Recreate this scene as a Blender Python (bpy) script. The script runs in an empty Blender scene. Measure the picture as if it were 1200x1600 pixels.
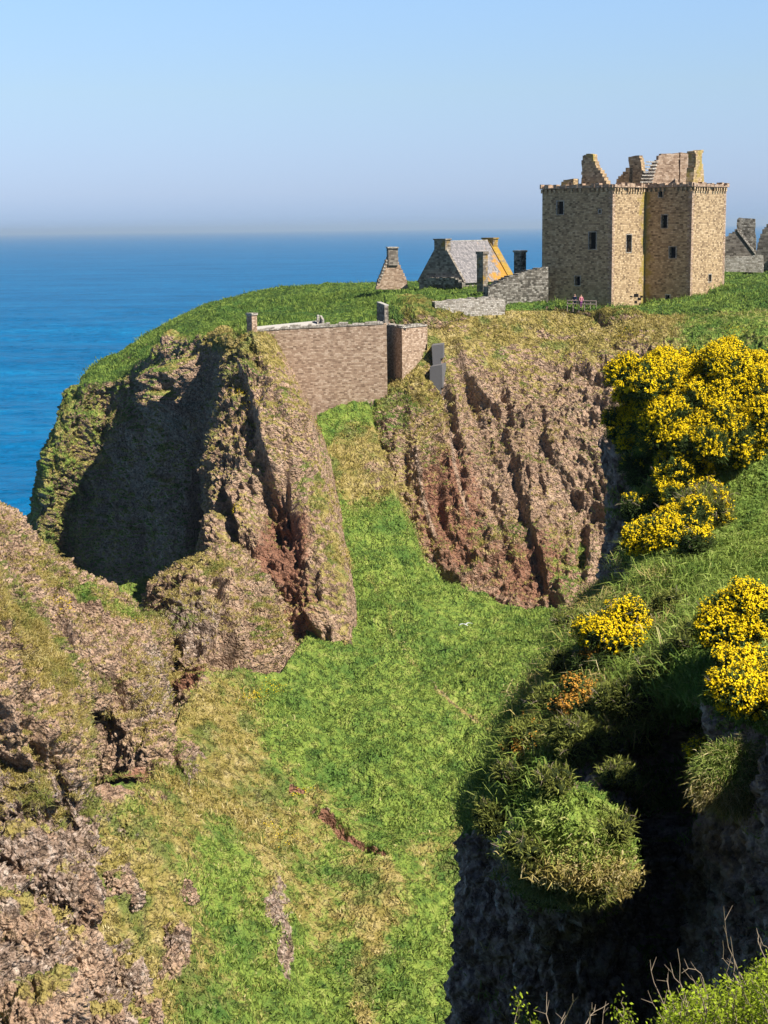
import bpy, math, random
import numpy as np
from mathutils import Vector, Matrix

# ------------------------------------------------------------------ camera
C = bpy.context.scene.collection
SC = bpy.context.scene
F = 2462.0                                    # focal length in photo pixels (1200 x 1600)
CAM = np.array([0.0, 0.0, 60.0])
pitch = math.atan(444 / F)
roll = math.radians(0.72)
RM = Matrix.Rotation(math.pi/2 - pitch, 3, 'X') @ Matrix.Rotation(-roll, 3, 'Z')
cam_data = bpy.data.cameras.new('camera')
cam = bpy.data.objects.new('camera', cam_data)
C.objects.link(cam)
cam.matrix_world = Matrix.Translation(Vector(CAM)) @ RM.to_4x4()
cam_data.sensor_fit = 'VERTICAL'
cam_data.sensor_height = 36.0
cam_data.lens = 36.0 * F / 1600.0
cam_data.clip_start = 0.5
cam_data.clip_end = 90000.0
SC.camera = cam
# ------------------------------------------------------------------ sky, sun, exposure
SUN_AZ = math.radians(128)                    # measured clockwise from the view direction (+Y)
SUN_EL = math.radians(50)
world = bpy.data.worlds.new('World')
SC.world = world
world.use_nodes = True
wn = world.node_tree.nodes
sky = wn.new('ShaderNodeTexSky')
sky.sky_type = 'NISHITA'
sky.sun_disc = False
sky.sun_elevation = SUN_EL
sky.sun_rotation = SUN_AZ
sky.altitude = 60
sky.air_density = 1.0
sky.dust_density = 0.0
sky.ozone_density = 3.0
# pale lavender sea air low down; unseen upper sky dimmed to cut fill light
_l = world.node_tree.links
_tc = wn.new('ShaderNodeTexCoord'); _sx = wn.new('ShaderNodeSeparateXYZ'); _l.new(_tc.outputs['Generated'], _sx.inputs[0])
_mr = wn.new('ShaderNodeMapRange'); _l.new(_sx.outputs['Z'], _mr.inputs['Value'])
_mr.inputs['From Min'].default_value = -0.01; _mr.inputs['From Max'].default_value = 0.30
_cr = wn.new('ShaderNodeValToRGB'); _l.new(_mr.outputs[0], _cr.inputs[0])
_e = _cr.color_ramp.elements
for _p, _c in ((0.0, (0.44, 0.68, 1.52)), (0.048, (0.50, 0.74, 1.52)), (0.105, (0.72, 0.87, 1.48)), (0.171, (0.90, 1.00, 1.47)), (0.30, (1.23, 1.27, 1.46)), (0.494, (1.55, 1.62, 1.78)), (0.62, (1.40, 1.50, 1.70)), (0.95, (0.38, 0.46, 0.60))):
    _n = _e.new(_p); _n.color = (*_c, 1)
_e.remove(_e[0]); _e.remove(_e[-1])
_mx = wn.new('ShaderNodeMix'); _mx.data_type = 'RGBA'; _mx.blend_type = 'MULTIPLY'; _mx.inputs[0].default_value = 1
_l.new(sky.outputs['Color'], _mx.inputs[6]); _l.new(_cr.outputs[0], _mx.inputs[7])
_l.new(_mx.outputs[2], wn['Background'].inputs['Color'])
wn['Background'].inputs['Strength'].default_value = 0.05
sl = bpy.data.lights.new('sun', 'SUN')
sl.energy = 5.0
sl.angle = math.radians(0.5)
sl.color = (1.0, 0.94, 0.84)
sun = bpy.data.objects.new('sun', sl)
C.objects.link(sun)
SUN = Vector((math.sin(SUN_AZ)*math.cos(SUN_EL), math.cos(SUN_AZ)*math.cos(SUN_EL), math.sin(SUN_EL)))
sun.rotation_euler = SUN.to_track_quat('Z', 'Y').to_euler()
sun.location = (60, -40, 120)
SC.view_settings.view_transform = 'Standard'
SC.view_settings.look = 'None'
SC.view_settings.exposure = 0.80
SC.view_settings.gamma = 1.0
SC.cycles.max_bounces = 6
SC.cycles.diffuse_bounces = 1
SC.cycles.transparent_max_bounces = 6
SC.cycles.use_denoising = True

rng = np.random.default_rng(7)
random.seed(7)
RMn = np.array(RM)

def P(px, py, Y):
    """the world point seen at photo pixel (px, py), Y metres ahead of the camera"""
    px = np.asarray(px, float); py = np.asarray(py, float); Y = np.asarray(Y, float)
    d = np.stack([(px-600)/F, -(py-800)/F, -np.ones_like(px)], -1) @ RMn.T
    return CAM + d * (Y/d[..., 1])[..., None]

def proj(p):
    q = (np.asarray(p) - CAM) @ RMn
    return 600 + F*q[..., 0]/-q[..., 2], 800 - F*q[..., 1]/-q[..., 2]

def reach(p, d, px):
    """how far to go from p along d to be seen at column px"""
    q = (np.asarray(p) - CAM) @ RMn; e = np.asarray(d) @ RMn; k = (px-600)/F
    return -(q[0] + k*q[2])/(e[0] + k*e[2])

def rise(p, py):
    """height above p that is seen at row py"""
    q = (np.asarray(p) - CAM) @ RMn; e = np.array([0, 0, 1.]) @ RMn; k = (800-py)/F
    return -(q[1] + k*q[2])/(e[1] + k*e[2])

# ------------------------------------------------------------------ noise
def _h(x, y, z, s):
    with np.errstate(over='ignore'):
        h = x.astype(np.uint32)*np.uint32(374761393) + y.astype(np.uint32)*np.uint32(668265263) \
            + z.astype(np.uint32)*np.uint32(2147483647) + np.uint32(s*144269 + 977)
        h = (h ^ (h >> np.uint32(13)))*np.uint32(1274126177)
        h = (h ^ (h >> np.uint32(16)))*np.uint32(2246822519)
        h = h ^ (h >> np.uint32(15))
    return h.astype(np.float64)/4294967295.0

def vn(p, s=0):
    i = np.floor(p).astype(np.int64); f = p - i
    f = f*f*f*(f*(f*6-15)+10)
    x, y, z = i[..., 0], i[..., 1], i[..., 2]
    r = 0
    for a in (0, 1):
        wa = f[..., 0] if a else 1-f[..., 0]
        for b in (0, 1):
            wb = f[..., 1] if b else 1-f[..., 1]
            for c in (0, 1):
                wc = f[..., 2] if c else 1-f[..., 2]
                r = r + wa*wb*wc*_h(x+a, y+b, z+c, s)
    return r*2-1

ROT = np.array([[0.8, 0.6, 0], [-0.36, 0.48, 0.8], [0.48, -0.64, 0.6]])
def fbm(p, o=5, s=0, g=0.5):
    r = 0; a = 1; t = 0
    for k in range(o):
        r = r + a*vn(p, s+k); t += a; a *= g; p = (p*2.03) @ ROT
    return r/t*1.5

def ridge(p, o=4, s=0):
    r = 0; a = 1; t = 0
    for k in range(o):
        r = r + a*(1-2*np.abs(vn(p, s+k))); t += a; a *= 0.55; p = (p*2.1) @ ROT
    return r/t

def worley(p, s=0):
    """distance to the nearest and second nearest feature point"""
    i = np.floor(p).astype(np.int64)
    d1 = np.full(p.shape[:-1], 9.0); d2 = d1.copy()
    for a in (-1, 0, 1):
        for b in (-1, 0, 1):
            for c in (-1, 0, 1):
                x, y, z = i[..., 0]+a, i[..., 1]+b, i[..., 2]+c
                dx = x + _h(x, y, z, s) - p[..., 0]
                dy = y + _h(x, y, z, s+1) - p[..., 1]
                dz = z + _h(x, y, z, s+2) - p[..., 2]
                d = np.sqrt(dx*dx+dy*dy+dz*dz)
                d2 = np.minimum(d2, np.maximum(d1, d)); d1 = np.minimum(d1, d)
    return d1, d2

def sst(a, b, x):
    t = np.clip((x-a)/(b-a), 0, 1); return t*t*(3-2*t)

# ------------------------------------------------------------------ materials
class NT:
    def __init__(s, name):
        s.m = bpy.data.materials.new(name); s.m.use_nodes = True
        s.t = s.m.node_tree; s.n = s.t.nodes; s.l = s.t.links
        s.b = s.n['Principled BSDF']; s.out = s.n['Material Output']
        s.b.inputs['Roughness'].default_value = 0.95
        s.b.inputs['Specular IOR Level'].default_value = 0.1
        s.tc = s.n.new('ShaderNodeTexCoord')
    def put(s, sock, v):
        if v is None: return
        if hasattr(v, 'is_output') or isinstance(v, bpy.types.NodeSocket): s.l.new(v, sock)
        else:
            if isinstance(v, (tuple, list)) and len(v) == 3 and sock.type == 'RGBA': v = (*v, 1)
            sock.default_value = v
    def noise(s, scale, detail=4, rough=0.55, vec=None, dist=0, col=False):
        n = s.n.new('ShaderNodeTexNoise'); s.put(n.inputs['Vector'], vec or s.tc.outputs['Object'])
        n.inputs['Scale'].default_value = scale; n.inputs['Detail'].default_value = detail
        n.inputs['Roughness'].default_value = rough; n.inputs['Distortion'].default_value = dist
        return n.outputs['Color' if col else 'Fac']
    def vor(s, scale, feat='F1', out='Distance', vec=None):
        n = s.n.new('ShaderNodeTexVoronoi'); n.feature = feat; s.put(n.inputs['Vector'], vec or s.tc.outputs['Object'])
        n.inputs['Scale'].default_value = scale
        return n.outputs[out]
    def math(s, op, a, b=None, c=None, clamp=False):
        n = s.n.new('ShaderNodeMath'); n.operation = op; n.use_clamp = clamp
        s.put(n.inputs[0], a)
        if b is not None: s.put(n.inputs[1], b)
        if c is not None: s.put(n.inputs[2], c)
        return n.outputs[0]
    def step(s, v, a, b, lo=0.0, hi=1.0):
        n = s.n.new('ShaderNodeMapRange'); n.interpolation_type = 'SMOOTHSTEP'
        s.put(n.inputs['Value'], v)
        n.inputs['From Min'].default_value = a; n.inputs['From Max'].default_value = b
        n.inputs['To Min'].default_value = lo; n.inputs['To Max'].default_value = hi
        return n.outputs[0]
    def mix(s, f, a, b, mode='MIX'):
        n = s.n.new('ShaderNodeMix'); n.data_type = 'RGBA'; n.blend_type = mode
        s.put(n.inputs['Factor'], f); s.put(n.inputs['A'], a) if False else None
        s.put(n.inputs[6], a); s.put(n.inputs[7], b)
        return n.outputs[2]
    def ramp(s, f, stops):
        n = s.n.new('ShaderNodeValToRGB'); s.put(n.inputs[0], f)
        e = n.color_ramp.elements
        while len(e) < len(stops): e.new(0.5)
        for k, (p, c) in enumerate(stops): e[k].position = p; e[k].color = (*c, 1)
        return n.outputs[0]
    def attr(s, name, out='Color'):
        n = s.n.new('ShaderNodeAttribute'); n.attribute_name = name
        return n.outputs[out]
    def sep(s, c):
        n = s.n.new('ShaderNodeSeparateColor'); s.put(n.inputs[0], c); return n.outputs
    def scalevec(s, v, k):
        n = s.n.new('ShaderNodeVectorMath'); n.operation = 'MULTIPLY'; s.put(n.inputs[0], v); n.inputs[1].default_value = k
        return n.outputs[0]
    def addvec(s, v, w):
        n = s.n.new('ShaderNodeVectorMath'); n.operation = 'ADD'; s.put(n.inputs[0], v); s.put(n.inputs[1], w)
        return n.outputs[0]
    def bump(s, h, strength, dist, normal=None):
        n = s.n.new('ShaderNodeBump'); s.put(n.inputs['Height'], h)
        n.inputs['Strength'].default_value = strength; n.inputs['Distance'].default_value = dist
        if normal is not None: s.put(n.inputs['Normal'], normal)
        return n.outputs[0]
    def base(s, c): s.put(s.b.inputs['Base Color'], c)
    def normal(s, c): s.put(s.b.inputs['Normal'], c)
    def rough(s, r): s.put(s.b.inputs['Roughness'], r)

def mat_terrain():
    """rock, soil, straw and green grass; vertex attribute zone: r = plant cover, g = dryness, b = red soil, a = clump variation"""
    m = NT('terrain')
    zone = m.attr('zone'); za = m.attr('zone', 'Alpha'); z = m.sep(zone)
    big = m.noise(0.35, 5, 0.6); mid = m.noise(1.6, 5, 0.65); fine = m.noise(7.0, 3, 0.7)
    # rock
    cell = m.vor(3.2, out='Color'); cs = m.sep(cell)
    rk = m.math('ADD', m.math('MULTIPLY', mid, 0.40), m.math('ADD', m.math('MULTIPLY', fine, 0.30), m.math('MULTIPLY', m.noise(0.18, 5, 0.6), 0.30)))
    rock = m.ramp(rk, [(0.33, (0.085, 0.052, 0.038)), (0.42, (0.27, 0.170, 0.115)), (0.53, (0.47, 0.315, 0.215)), (0.66, (0.66, 0.50, 0.37))])
    rock = m.mix(m.step(cs[0], 0.55, 0.95, 0, 0.45), rock, (0.56, 0.41, 0.30))
    rock = m.mix(m.step(cs[1], 0.6, 0.95, 0, 0.4), rock, (0.10, 0.065, 0.048))
    rock = m.mix(m.step(m.noise(0.9, 6, 0.7, dist=0.5), 0.52, 0.66, 0, 0.35), rock, (0.42, 0.29, 0.11))     # lichen and dead grass
    rock = m.mix(m.step(m.noise(5.0, 4, 0.7), 0.62, 0.72, 0, 0.6), rock, (0.56, 0.50, 0.45))                    # pale pebbles
    pal = m.ramp(m.noise(2.0, 6, 0.7), [(0.38, (0.06, 0.045, 0.035)), (0.47, (0.25, 0.18, 0.14)), (0.55, (0.45, 0.355, 0.295)), (0.64, (0.64, 0.55, 0.47))])
    rock = m.mix(m.step(z[2], 0.12, 0.0, 0, 0.65), rock, pal)
    soil = m.mix(m.noise(2.5, 4), (0.20, 0.075, 0.042), (0.36, 0.19, 0.125))
    rock = m.mix(m.step(m.math('ADD', z[2], m.math('MULTIPLY', m.math('SUBTRACT', mid, 0.5), 0.7)), 0.40, 0.62, 0, 0.9), rock, soil)
    # grass
    gm = m.math('ADD', m.math('MULTIPLY', mid, 0.6), m.math('MULTIPLY', za, 0.4))
    green = m.ramp(gm, [(0.28, (0.060, 0.110, 0.026)), (0.42, (0.145, 0.225, 0.042)), (0.56, (0.240, 0.320, 0.058)), (0.74, (0.37, 0.39, 0.11))])
    straw = m.ramp(gm, [(0.25, (0.14, 0.12, 0.03)), (0.42, (0.29, 0.235, 0.065)), (0.60, (0.42, 0.33, 0.125)), (0.8, (0.56, 0.46, 0.24))])
    dn = m.math('ADD', z[1], m.math('ADD', m.math('MULTIPLY', m.math('SUBTRACT', m.noise(0.55, 6, 0.65), 0.5), 1.3),
                                       m.math('MULTIPLY', m.math('SUBTRACT', m.noise(3.0, 3, 0.6), 0.5), 0.6)))
    grass = m.mix(m.step(dn, 0.32, 0.68), green, straw)
    grass = m.mix(m.step(m.noise(0.22, 5, 0.65), 0.50, 0.62, 0, 0.6), grass, (0.070, 0.155, 0.032))
    vf = m.math('ADD', z[0], m.math('ADD', m.math('MULTIPLY', m.math('SUBTRACT', mid, 0.5), 0.9), m.math('MULTIPLY', m.math('SUBTRACT', big, 0.5), 0.7)))
    vf = m.step(vf, 0.42, 0.58)
    m.base(m.mix(vf, rock, grass))
    h = m.math('ADD', m.math('MULTIPLY', m.vor(2.4, 'F1'), -1.0), m.math('ADD', m.math('MULTIPLY', m.vor(5, 'F1'), -0.6), m.math('MULTIPLY', fine, 0.5)))
    pit = m.step(m.noise(1.4, 5, 0.7), 0.36, 0.46)
    h = m.math('ADD', h, m.math('MULTIPLY', pit, 0.9))
    m.normal(m.bump(h, 1.0, 0.42))
    m.rough(0.97)
    return m.m

def mat_masonry(name, tones, mortar, course=0.28, length=0.55, lichen=(0.42, 0.33, 0.06), lich=0.0, bumpd=0.05, streak=0.3):
    m = NT(name)
    uv = m.tc.outputs['UV']
    wob = m.scalevec(m.noise(1.3, 3, 0.6, vec=uv, col=True), (0.09, 0.05, 0))
    v = m.addvec(uv, wob)
    b = m.n.new('ShaderNodeTexBrick'); m.put(b.inputs['Vector'], v)
    b.offset = 0.43; b.squash = 0.8; b.squash_frequency = 3
    b.inputs['Scale'].default_value = 1.0
    b.inputs['Brick Width'].default_value = length; b.inputs['Row Height'].default_value = course
    b.inputs['Mortar Size'].default_value = 0.014; b.inputs['Mortar Smooth'].default_value = 0.3
    b.inputs['Color1'].default_value = (0, 0, 0, 1); b.inputs['Color2'].default_value = (1, 1, 1, 1); b.inputs['Mortar'].default_value = (0.5, 0.5, 0.5, 1)
    tone = m.math('ADD', m.math('MULTIPLY', m.sep(b.outputs['Color'])[0], 0.45), m.math('MULTIPLY', m.noise(1.9, 6, 0.75), 0.55))
    col = m.ramp(tone, [(0.22, tones[0]), (0.40, tones[1]), (0.58, tones[2]), (0.78, tones[3])])
    col = m.mix(m.math('MULTIPLY', b.outputs['Fac'], 0.75), col, mortar)
    st = m.noise(1.0, 4, 0.6, vec=m.scalevec(uv, (1.4, 0.12, 1)))
    col = m.mix(m.step(st, 0.45, 0.7, 0, streak), col, tuple(c*0.55 for c in tones[1]))
    z = m.attr('stain', 'Fac')
    lf = m.math('ADD', m.noise(0.8, 6, 0.7), m.math('SUBTRACT', m.math('MULTIPLY', z, 0.5), 0.25-lich))
    col = m.mix(m.step(lf, 0.52, 0.68, 0, 0.85), col, m.mix(m.noise(4, 3), lichen, tuple(c*0.6 for c in lichen)))
    m.base(col)
    h = m.math('ADD', m.math('MULTIPLY', b.outputs['Fac'], -0.6), m.math('ADD', m.math('MULTIPLY', tone, 0.8), m.noise(9, 3, 0.7)))
    m.normal(m.bump(h, 1.0, bumpd))
    return m.m

def mat_flat(name, c, var=0.4, rough=0.9, scale=6, bumpd=0.0, translucent=0.0):
    m = NT(name)
    za = m.attr('var', 'Fac')
    f = m.math('ADD', m.math('MULTIPLY', m.noise(scale, 3), 0.6), m.math('MULTIPLY', za, 0.4))
    col = m.mix(m.step(f, 0.25, 0.75), tuple(x*(1-var) for x in c), tuple(min(1, x*(1+var)) for x in c))
    m.base(col); m.rough(rough)
    if bumpd: m.normal(m.bump(m.noise(scale*2, 4), 0.8, bumpd))
    if translucent:
        t = m.n.new('ShaderNodeBsdfTranslucent'); m.put(t.inputs[0], col)
        x = m.n.new('ShaderNodeMixShader'); x.inputs[0].default_value = translucent
        m.l.new(m.b.outputs[0], x.inputs[1]); m.l.new(t.outputs[0], x.inputs[2]); m.l.new(x.outputs[0], m.out.inputs[0])
    return m.m

TER = mat_terrain()
M_TOWER = mat_masonry('tower_stone', [(0.13, 0.09, 0.055), (0.38, 0.265, 0.155), (0.53, 0.38, 0.22), (0.68, 0.52, 0.33)], (0.30, 0.22, 0.14), course=0.22, length=0.42, lich=0.02, lichen=(0.48, 0.36, 0.08), streak=0.2)
M_CURT = mat_masonry('curtain_stone', [(0.19, 0.125, 0.085), (0.40, 0.275, 0.19), (0.53, 0.38, 0.27), (0.68, 0.53, 0.40)], (0.24, 0.165, 0.115), course=0.18, length=0.40)
M_PALE = mat_masonry('pale_rubble', [(0.24, 0.21, 0.17), (0.48, 0.43, 0.36), (0.62, 0.56, 0.49), (0.75, 0.70, 0.62)], (0.20, 0.17, 0.13), course=0.22, length=0.4, bumpd=0.2)
M_GREYR = mat_masonry('grey_rubble', [(0.06, 0.055, 0.045), (0.19, 0.17, 0.14), (0.36, 0.33, 0.28), (0.58, 0.54, 0.47)], (0.07, 0.06, 0.045), course=0.24, length=0.42, bumpd=0.25)
M_HOUSE = mat_masonry('house_stone', [(0.09, 0.075, 0.065), (0.20, 0.17, 0.14), (0.31, 0.27, 0.23), (0.42, 0.37, 0.30)], (0.14, 0.12, 0.10), lichen=(0.50, 0.30, 0.03), lich=0.03)
M_SLATE = mat_masonry('slate', [(0.13, 0.125, 0.13), (0.20, 0.19, 0.195), (0.27, 0.25, 0.255), (0.36, 0.33, 0.32)], (0.15, 0.14, 0.14), course=0.3, length=0.35, lichen=(0.62, 0.30, 0.02), lich=0.0, bumpd=0.04, streak=0.15)
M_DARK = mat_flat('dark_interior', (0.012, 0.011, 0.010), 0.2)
M_GREY = mat_flat('grey_render', (0.16, 0.155, 0.16), 0.12, scale=1.5, bumpd=0.02)
M_LEAD = mat_flat('pale_coping', (0.50, 0.47, 0.43), 0.2, scale=3, bumpd=0.03)

# ------------------------------------------------------------------ mesh helpers
def raw_mesh(name, V, Fc, mats, parent=None, smooth=False, uv=None, attrs=None, zone=None, matidx=None):
    """V (n,3); Fc: list of arrays (m,k)"""
    me = bpy.data.meshes.new(name)
    V = np.asarray(V, np.float32)
    me.vertices.add(len(V)); me.vertices.foreach_set('co', V.ravel())
    if not isinstance(Fc, list): Fc = [Fc]
    tot = np.concatenate([np.full(len(f), f.shape[1], np.int32) for f in Fc])
    loops = np.concatenate([f.ravel() for f in Fc]).astype(np.int32)
    me.loops.add(len(loops)); me.loops.foreach_set('vertex_index', loops)
    me.polygons.add(len(tot))
    st = np.concatenate([[0], np.cumsum(tot)[:-1]]).astype(np.int32)
    me.polygons.foreach_set('loop_start', st)
    me.polygons.foreach_set('loop_total', tot)
    if smooth: me.polygons.foreach_set('use_smooth', np.ones(len(tot), bool))
    for k, v in (attrs or {}).items():
        a = me.attributes.new(k, 'FLOAT', 'POINT'); a.data.foreach_set('value', np.asarray(v, np.float32))
    if zone is not None:
        a = me.attributes.new('zone', 'FLOAT_COLOR', 'POINT'); a.data.foreach_set('color', np.asarray(zone, np.float32).ravel())
    if uv is not None:
        l = me.uv_layers.new(name='UVMap'); l.data.foreach_set('uv', np.asarray(uv, np.float32).ravel())
    if not isinstance(mats, (list, tuple)): mats = [mats]
    for m in mats: me.materials.append(m)
    me.update(calc_edges=True)
    me.validate()
    o = bpy.data.objects.new(name, me); C.objects.link(o)
    if parent is not None: o.parent = parent
    return o

def tag(o, label=None, cat=None, group=None, kind=None):
    if label: o['label'] = label
    if cat: o['category'] = cat
    if group: o['group'] = group
    if kind: o['kind'] = kind
    return o

def empty(name, loc, rz=0.0):
    o = bpy.data.objects.new(name, None); C.objects.link(o)
    o.location = Vector(loc); o.rotation_euler = (0, 0, rz); o.empty_display_size = 0.5
    return o

# ------------------------------------------------------------------ terrain sheets
def catmull(W, seg):
    """W (n, ...) control values, seg samples per segment"""
    n = len(W); out = []
    Wp = np.concatenate([[2*W[0]-W[1]], W, [2*W[-1]-W[-2]]])
    for k in range(n-1):
        p0, p1, p2, p3 = Wp[k], Wp[k+1], Wp[k+2], Wp[k+3]
        t = np.arange(seg[k])/seg[k]
        t = t.reshape((-1,)+(1,)*(W.ndim-1))
        # damped tangents keep sharp relief from overshooting
        m1 = 0.38*(p2-p0); m2 = 0.38*(p3-p1)
        out.append((2*t**3-3*t**2+1)*p1 + (t**3-2*t**2+t)*m1 + (-2*t**3+3*t**2)*p2 + (t**3-t**2)*m2)
    out.append(W[-1:][...])
    return np.concatenate(out)

def normals(G):
    du = np.gradient(G, axis=0); dv = np.gradient(G, axis=1)
    n = np.cross(du, dv); n /= np.linalg.norm(n, axis=-1, keepdims=True)+1e-9
    return n

SHEETS = {}
def sheet(name, rows, spacing, disp, zone, label=None, up=False, kind='structure', yscale=1.0):
    W = np.array([[(P(c[0], c[1], c[2]*yscale) if len(c) == 3 else np.array(c[1:])) for c in r] for r in rows])
    sr = np.linalg.norm(np.diff(W, axis=0), axis=-1).max(1)
    sc = np.linalg.norm(np.diff(W, axis=1), axis=-1).max(0)
    sr = np.maximum(2, np.ceil(np.minimum(sr, 40)/spacing)).astype(int); sc = np.maximum(2, np.ceil(np.minimum(sc, 40)/spacing)).astype(int)
    G = catmull(W, sr); G = np.swapaxes(catmull(np.swapaxes(G, 0, 1), sc), 0, 1)
    N = normals(G)
    flip = bool(np.sum(N[..., 2]) < 0) if up else bool(np.sum(N*(CAM - G)) < 0)
    if flip: N = -N
    px, py = proj(G)
    G2 = disp(G, N, px, py)
    N2 = normals(G2)
    if flip: N2 = -N2
    Z = zone(G2, N2, px, py)
    Z[..., 3] = 0.5 + 0.35*fbm(G2*1.5, 2, 91) - (0.36 + 0.20*fbm(G2*.12, 3, 5) if name == 'headland_top' else 0.04 if name == 'near_cliff' else 0)
    h, w = G2.shape[:2]
    idx = np.arange(h*w).reshape(h, w)
    q = np.stack([idx[:-1, :-1], idx[:-1, 1:], idx[1:, 1:], idx[1:, :-1]], -1).reshape(-1, 4)
    if flip: q = q[:, ::-1]
    o = raw_mesh(name, G2.reshape(-1, 3), q, TER, smooth=True, zone=Z.reshape(-1, 4))
    tag(o, label, kind=kind)
    SHEETS[o.name] = (G2, N2, Z, px, py)
    print(name, G2.shape[:2])
    return o

def ell(px, py, cx, cy, rx, ry, ang=0):
    a = math.radians(ang); dx = px-cx; dy = py-cy
    u = (dx*math.cos(a)+dy*math.sin(a))/rx; v = (-dx*math.sin(a)+dy*math.cos(a))/ry
    return np.exp(-(u*u+v*v)**1.5)

def stepline(px, py, pts, A, w, s=3.0, taper=25):
    """a fault: rock right of the line stands A metres proud, easing off over w photo pixels"""
    ys = np.array([p[1] for p in pts], float); xs = np.array([p[0] for p in pts], float)
    lx = np.interp(py, ys, xs); d = px - lx
    t = sst(ys[0]-taper*.3, ys[0]+taper, py)*(1-sst(ys[-1]-taper, ys[-1]+taper*.3, py))
    return A*t/(1+np.exp(-np.clip(d/s, -30, 30)))*np.exp(-np.maximum(d, 0)/w)

def lipline(px, py, pts, A, w, s=3.0, taper=15):
    """an overhang: rock above the line stands A metres proud"""
    xs = np.array([p[0] for p in pts], float); ys = np.array([p[1] for p in pts], float)
    d = np.interp(px, xs, ys) - py
    t = sst(xs[0]-taper, xs[0]+taper, px)*(1-sst(xs[-1]-taper, xs[-1]+taper, px))
    return A*t/(1+np.exp(-np.clip(d/s, -30, 30)))*np.exp(-np.maximum(d, 0)/w)

def rockdisp(G, N, amp=1.0, dip=None, seed=0, big=1.0, scale=1.0):
    """layered, lumpy conglomerate relief"""
    g = G*scale
    a = 1.9*big*fbm(g*np.array([0.10, 0.10, 0.055]), 3, seed+1)
    D = g if dip is None else g @ dip
    b = 0.95*ridge(D*np.array([0.40, 0.40, 0.09]), 4, seed+5)
    w1, w2 = worley(D*np.array([.30, .30, .17]) + 0.35*fbm(g*0.4, 3, seed+2)[..., None], seed+15)
    b = b + 0.85*np.minimum(w2-w1, .5)
    d1, d2 = worley(g*0.55 + 0.5*fbm(g*0.6, 2, seed+3)[..., None], seed+11)
    c = 0.50*np.minimum(d2-d1, 0.5)
    e1, e2 = worley(g*1.7, seed+21)
    e = 0.40*np.minimum(e2-e1, 0.5)
    f = 0.30*fbm(g*1.3, 4, seed+31, 0.66) - 0.35*sst(.25, .6, fbm(g*.9, 3, seed+37))
    t = a + b + c + e + f
    return amp*(t - np.median(t))/scale

def dipmat(ax, deg):
    return np.array(Matrix.Rotation(math.radians(deg), 3, ax))

def mkzone(shape): return np.zeros(shape+(4,))

# ================================================================== SEA
def build_sea():
    m = NT('sea_water')
    o = m.tc.outputs['Object']
    w1 = m.noise(0.16, 5, 0.6, vec=m.scalevec(o, (0.55, 1.0, 1)), dist=0.6)
    w2 = m.noise(0.02, 4, 0.6, vec=m.scalevec(o, (0.5, 1.0, 1)))
    w3 = m.noise(0.7, 3, 0.6, vec=m.scalevec(o, (0.6, 1.0, 1)))
    patch = m.noise(0.004, 5, 0.6, vec=m.scalevec(o, (0.35, 1.0, 1)))
    w4 = m.noise(0.007, 5, 0.65, vec=m.scalevec(o, (0.30, 1.0, 1)))
    tn = m.math('ADD', m.math('MULTIPLY', w1, 0.40), m.math('ADD', m.math('MULTIPLY', w2, 0.30), m.math('ADD', m.math('MULTIPLY', w4, 0.20), m.math('MULTIPLY', patch, 0.10))))
    m.base(m.ramp(tn, [(0.38, (0.0005, 0.080, 0.20)), (0.47, (0.001, 0.105, 0.265)), (0.53, (0.002, 0.125, 0.30)), (0.62, (0.006, 0.16, 0.35))]))
    h = m.math('ADD', m.math('MULTIPLY', w1, 1.0), m.math('ADD', m.math('MULTIPLY', w2, 2.0), m.math('MULTIPLY', w3, 0.22)))
    m.normal(m.bump(h, 1.0, 2.6))
    m.b.inputs['Specular IOR Level'].default_value = 0.0; m.rough(1.0)
    nb = m.bump(h, 1.0, 2.6); m.normal(nb)
    gl = m.n.new('ShaderNodeBsdfGlossy'); gl.inputs['Roughness'].default_value = 0.22; m.l.new(nb, gl.inputs['Normal'])
    fr = m.n.new('ShaderNodeFresnel'); fr.inputs['IOR'].default_value = 1.33; m.l.new(nb, fr.inputs['Normal'])
    x = m.n.new('ShaderNodeMixShader'); m.l.new(m.math('MULTIPLY', fr.outputs[0], 0.34), x.inputs[0])
    m.l.new(m.b.outputs[0], x.inputs[1]); m.l.new(gl.outputs[0], x.inputs[2]); m.l.new(x.outputs[0], m.out.inputs[0])
    V = np.array([[-22000, -300, 0], [22000, -300, 0], [22000, 45000, 0], [-22000, 45000, 0]])
    V[:, 2] = -0.35
    # real swell where the water is near enough to show it
    cx = np.linspace(-90, 560, 520); cy = 235*(1600/235)**np.linspace(0, 1, 1150)
    X = (cx[None]-600)/F*cy[:, None]; Y = np.repeat(cy[:, None], len(cx), 1)
    p = np.stack([X*.045 + Y*.012, Y*.17, 0*X], -1)
    z = .75*fbm(p, 4, 41, .6) + .80*fbm(np.stack([X*.012, Y*.045+X*.01, 0*X+3], -1), 3, 47) + .10*fbm(np.stack([X*.25, Y*.6, 0*X+7], -1), 2, 52)
    fade = sst(1600, 900, Y)*sst(-90, -60, cx)[None]*sst(560, 530, cx)[None]*sst(235, 245, Y)
    z = z*fade*1.25 - .34*(1-fade)
    G = np.stack([X, Y, z], -1); idx = np.arange(G.shape[0]*G.shape[1]).reshape(G.shape[:2]) + 4
    q = np.stack([idx[:-1, :-1], idx[:-1, 1:], idx[1:, 1:], idx[1:, :-1]], -1).reshape(-1, 4)
    s = raw_mesh('sea', np.concatenate([V, G.reshape(-1, 3)]), np.concatenate([[[0, 1, 2, 3]], q]), m.m, smooth=True)
    tag(s, kind='structure')
build_sea()

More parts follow.
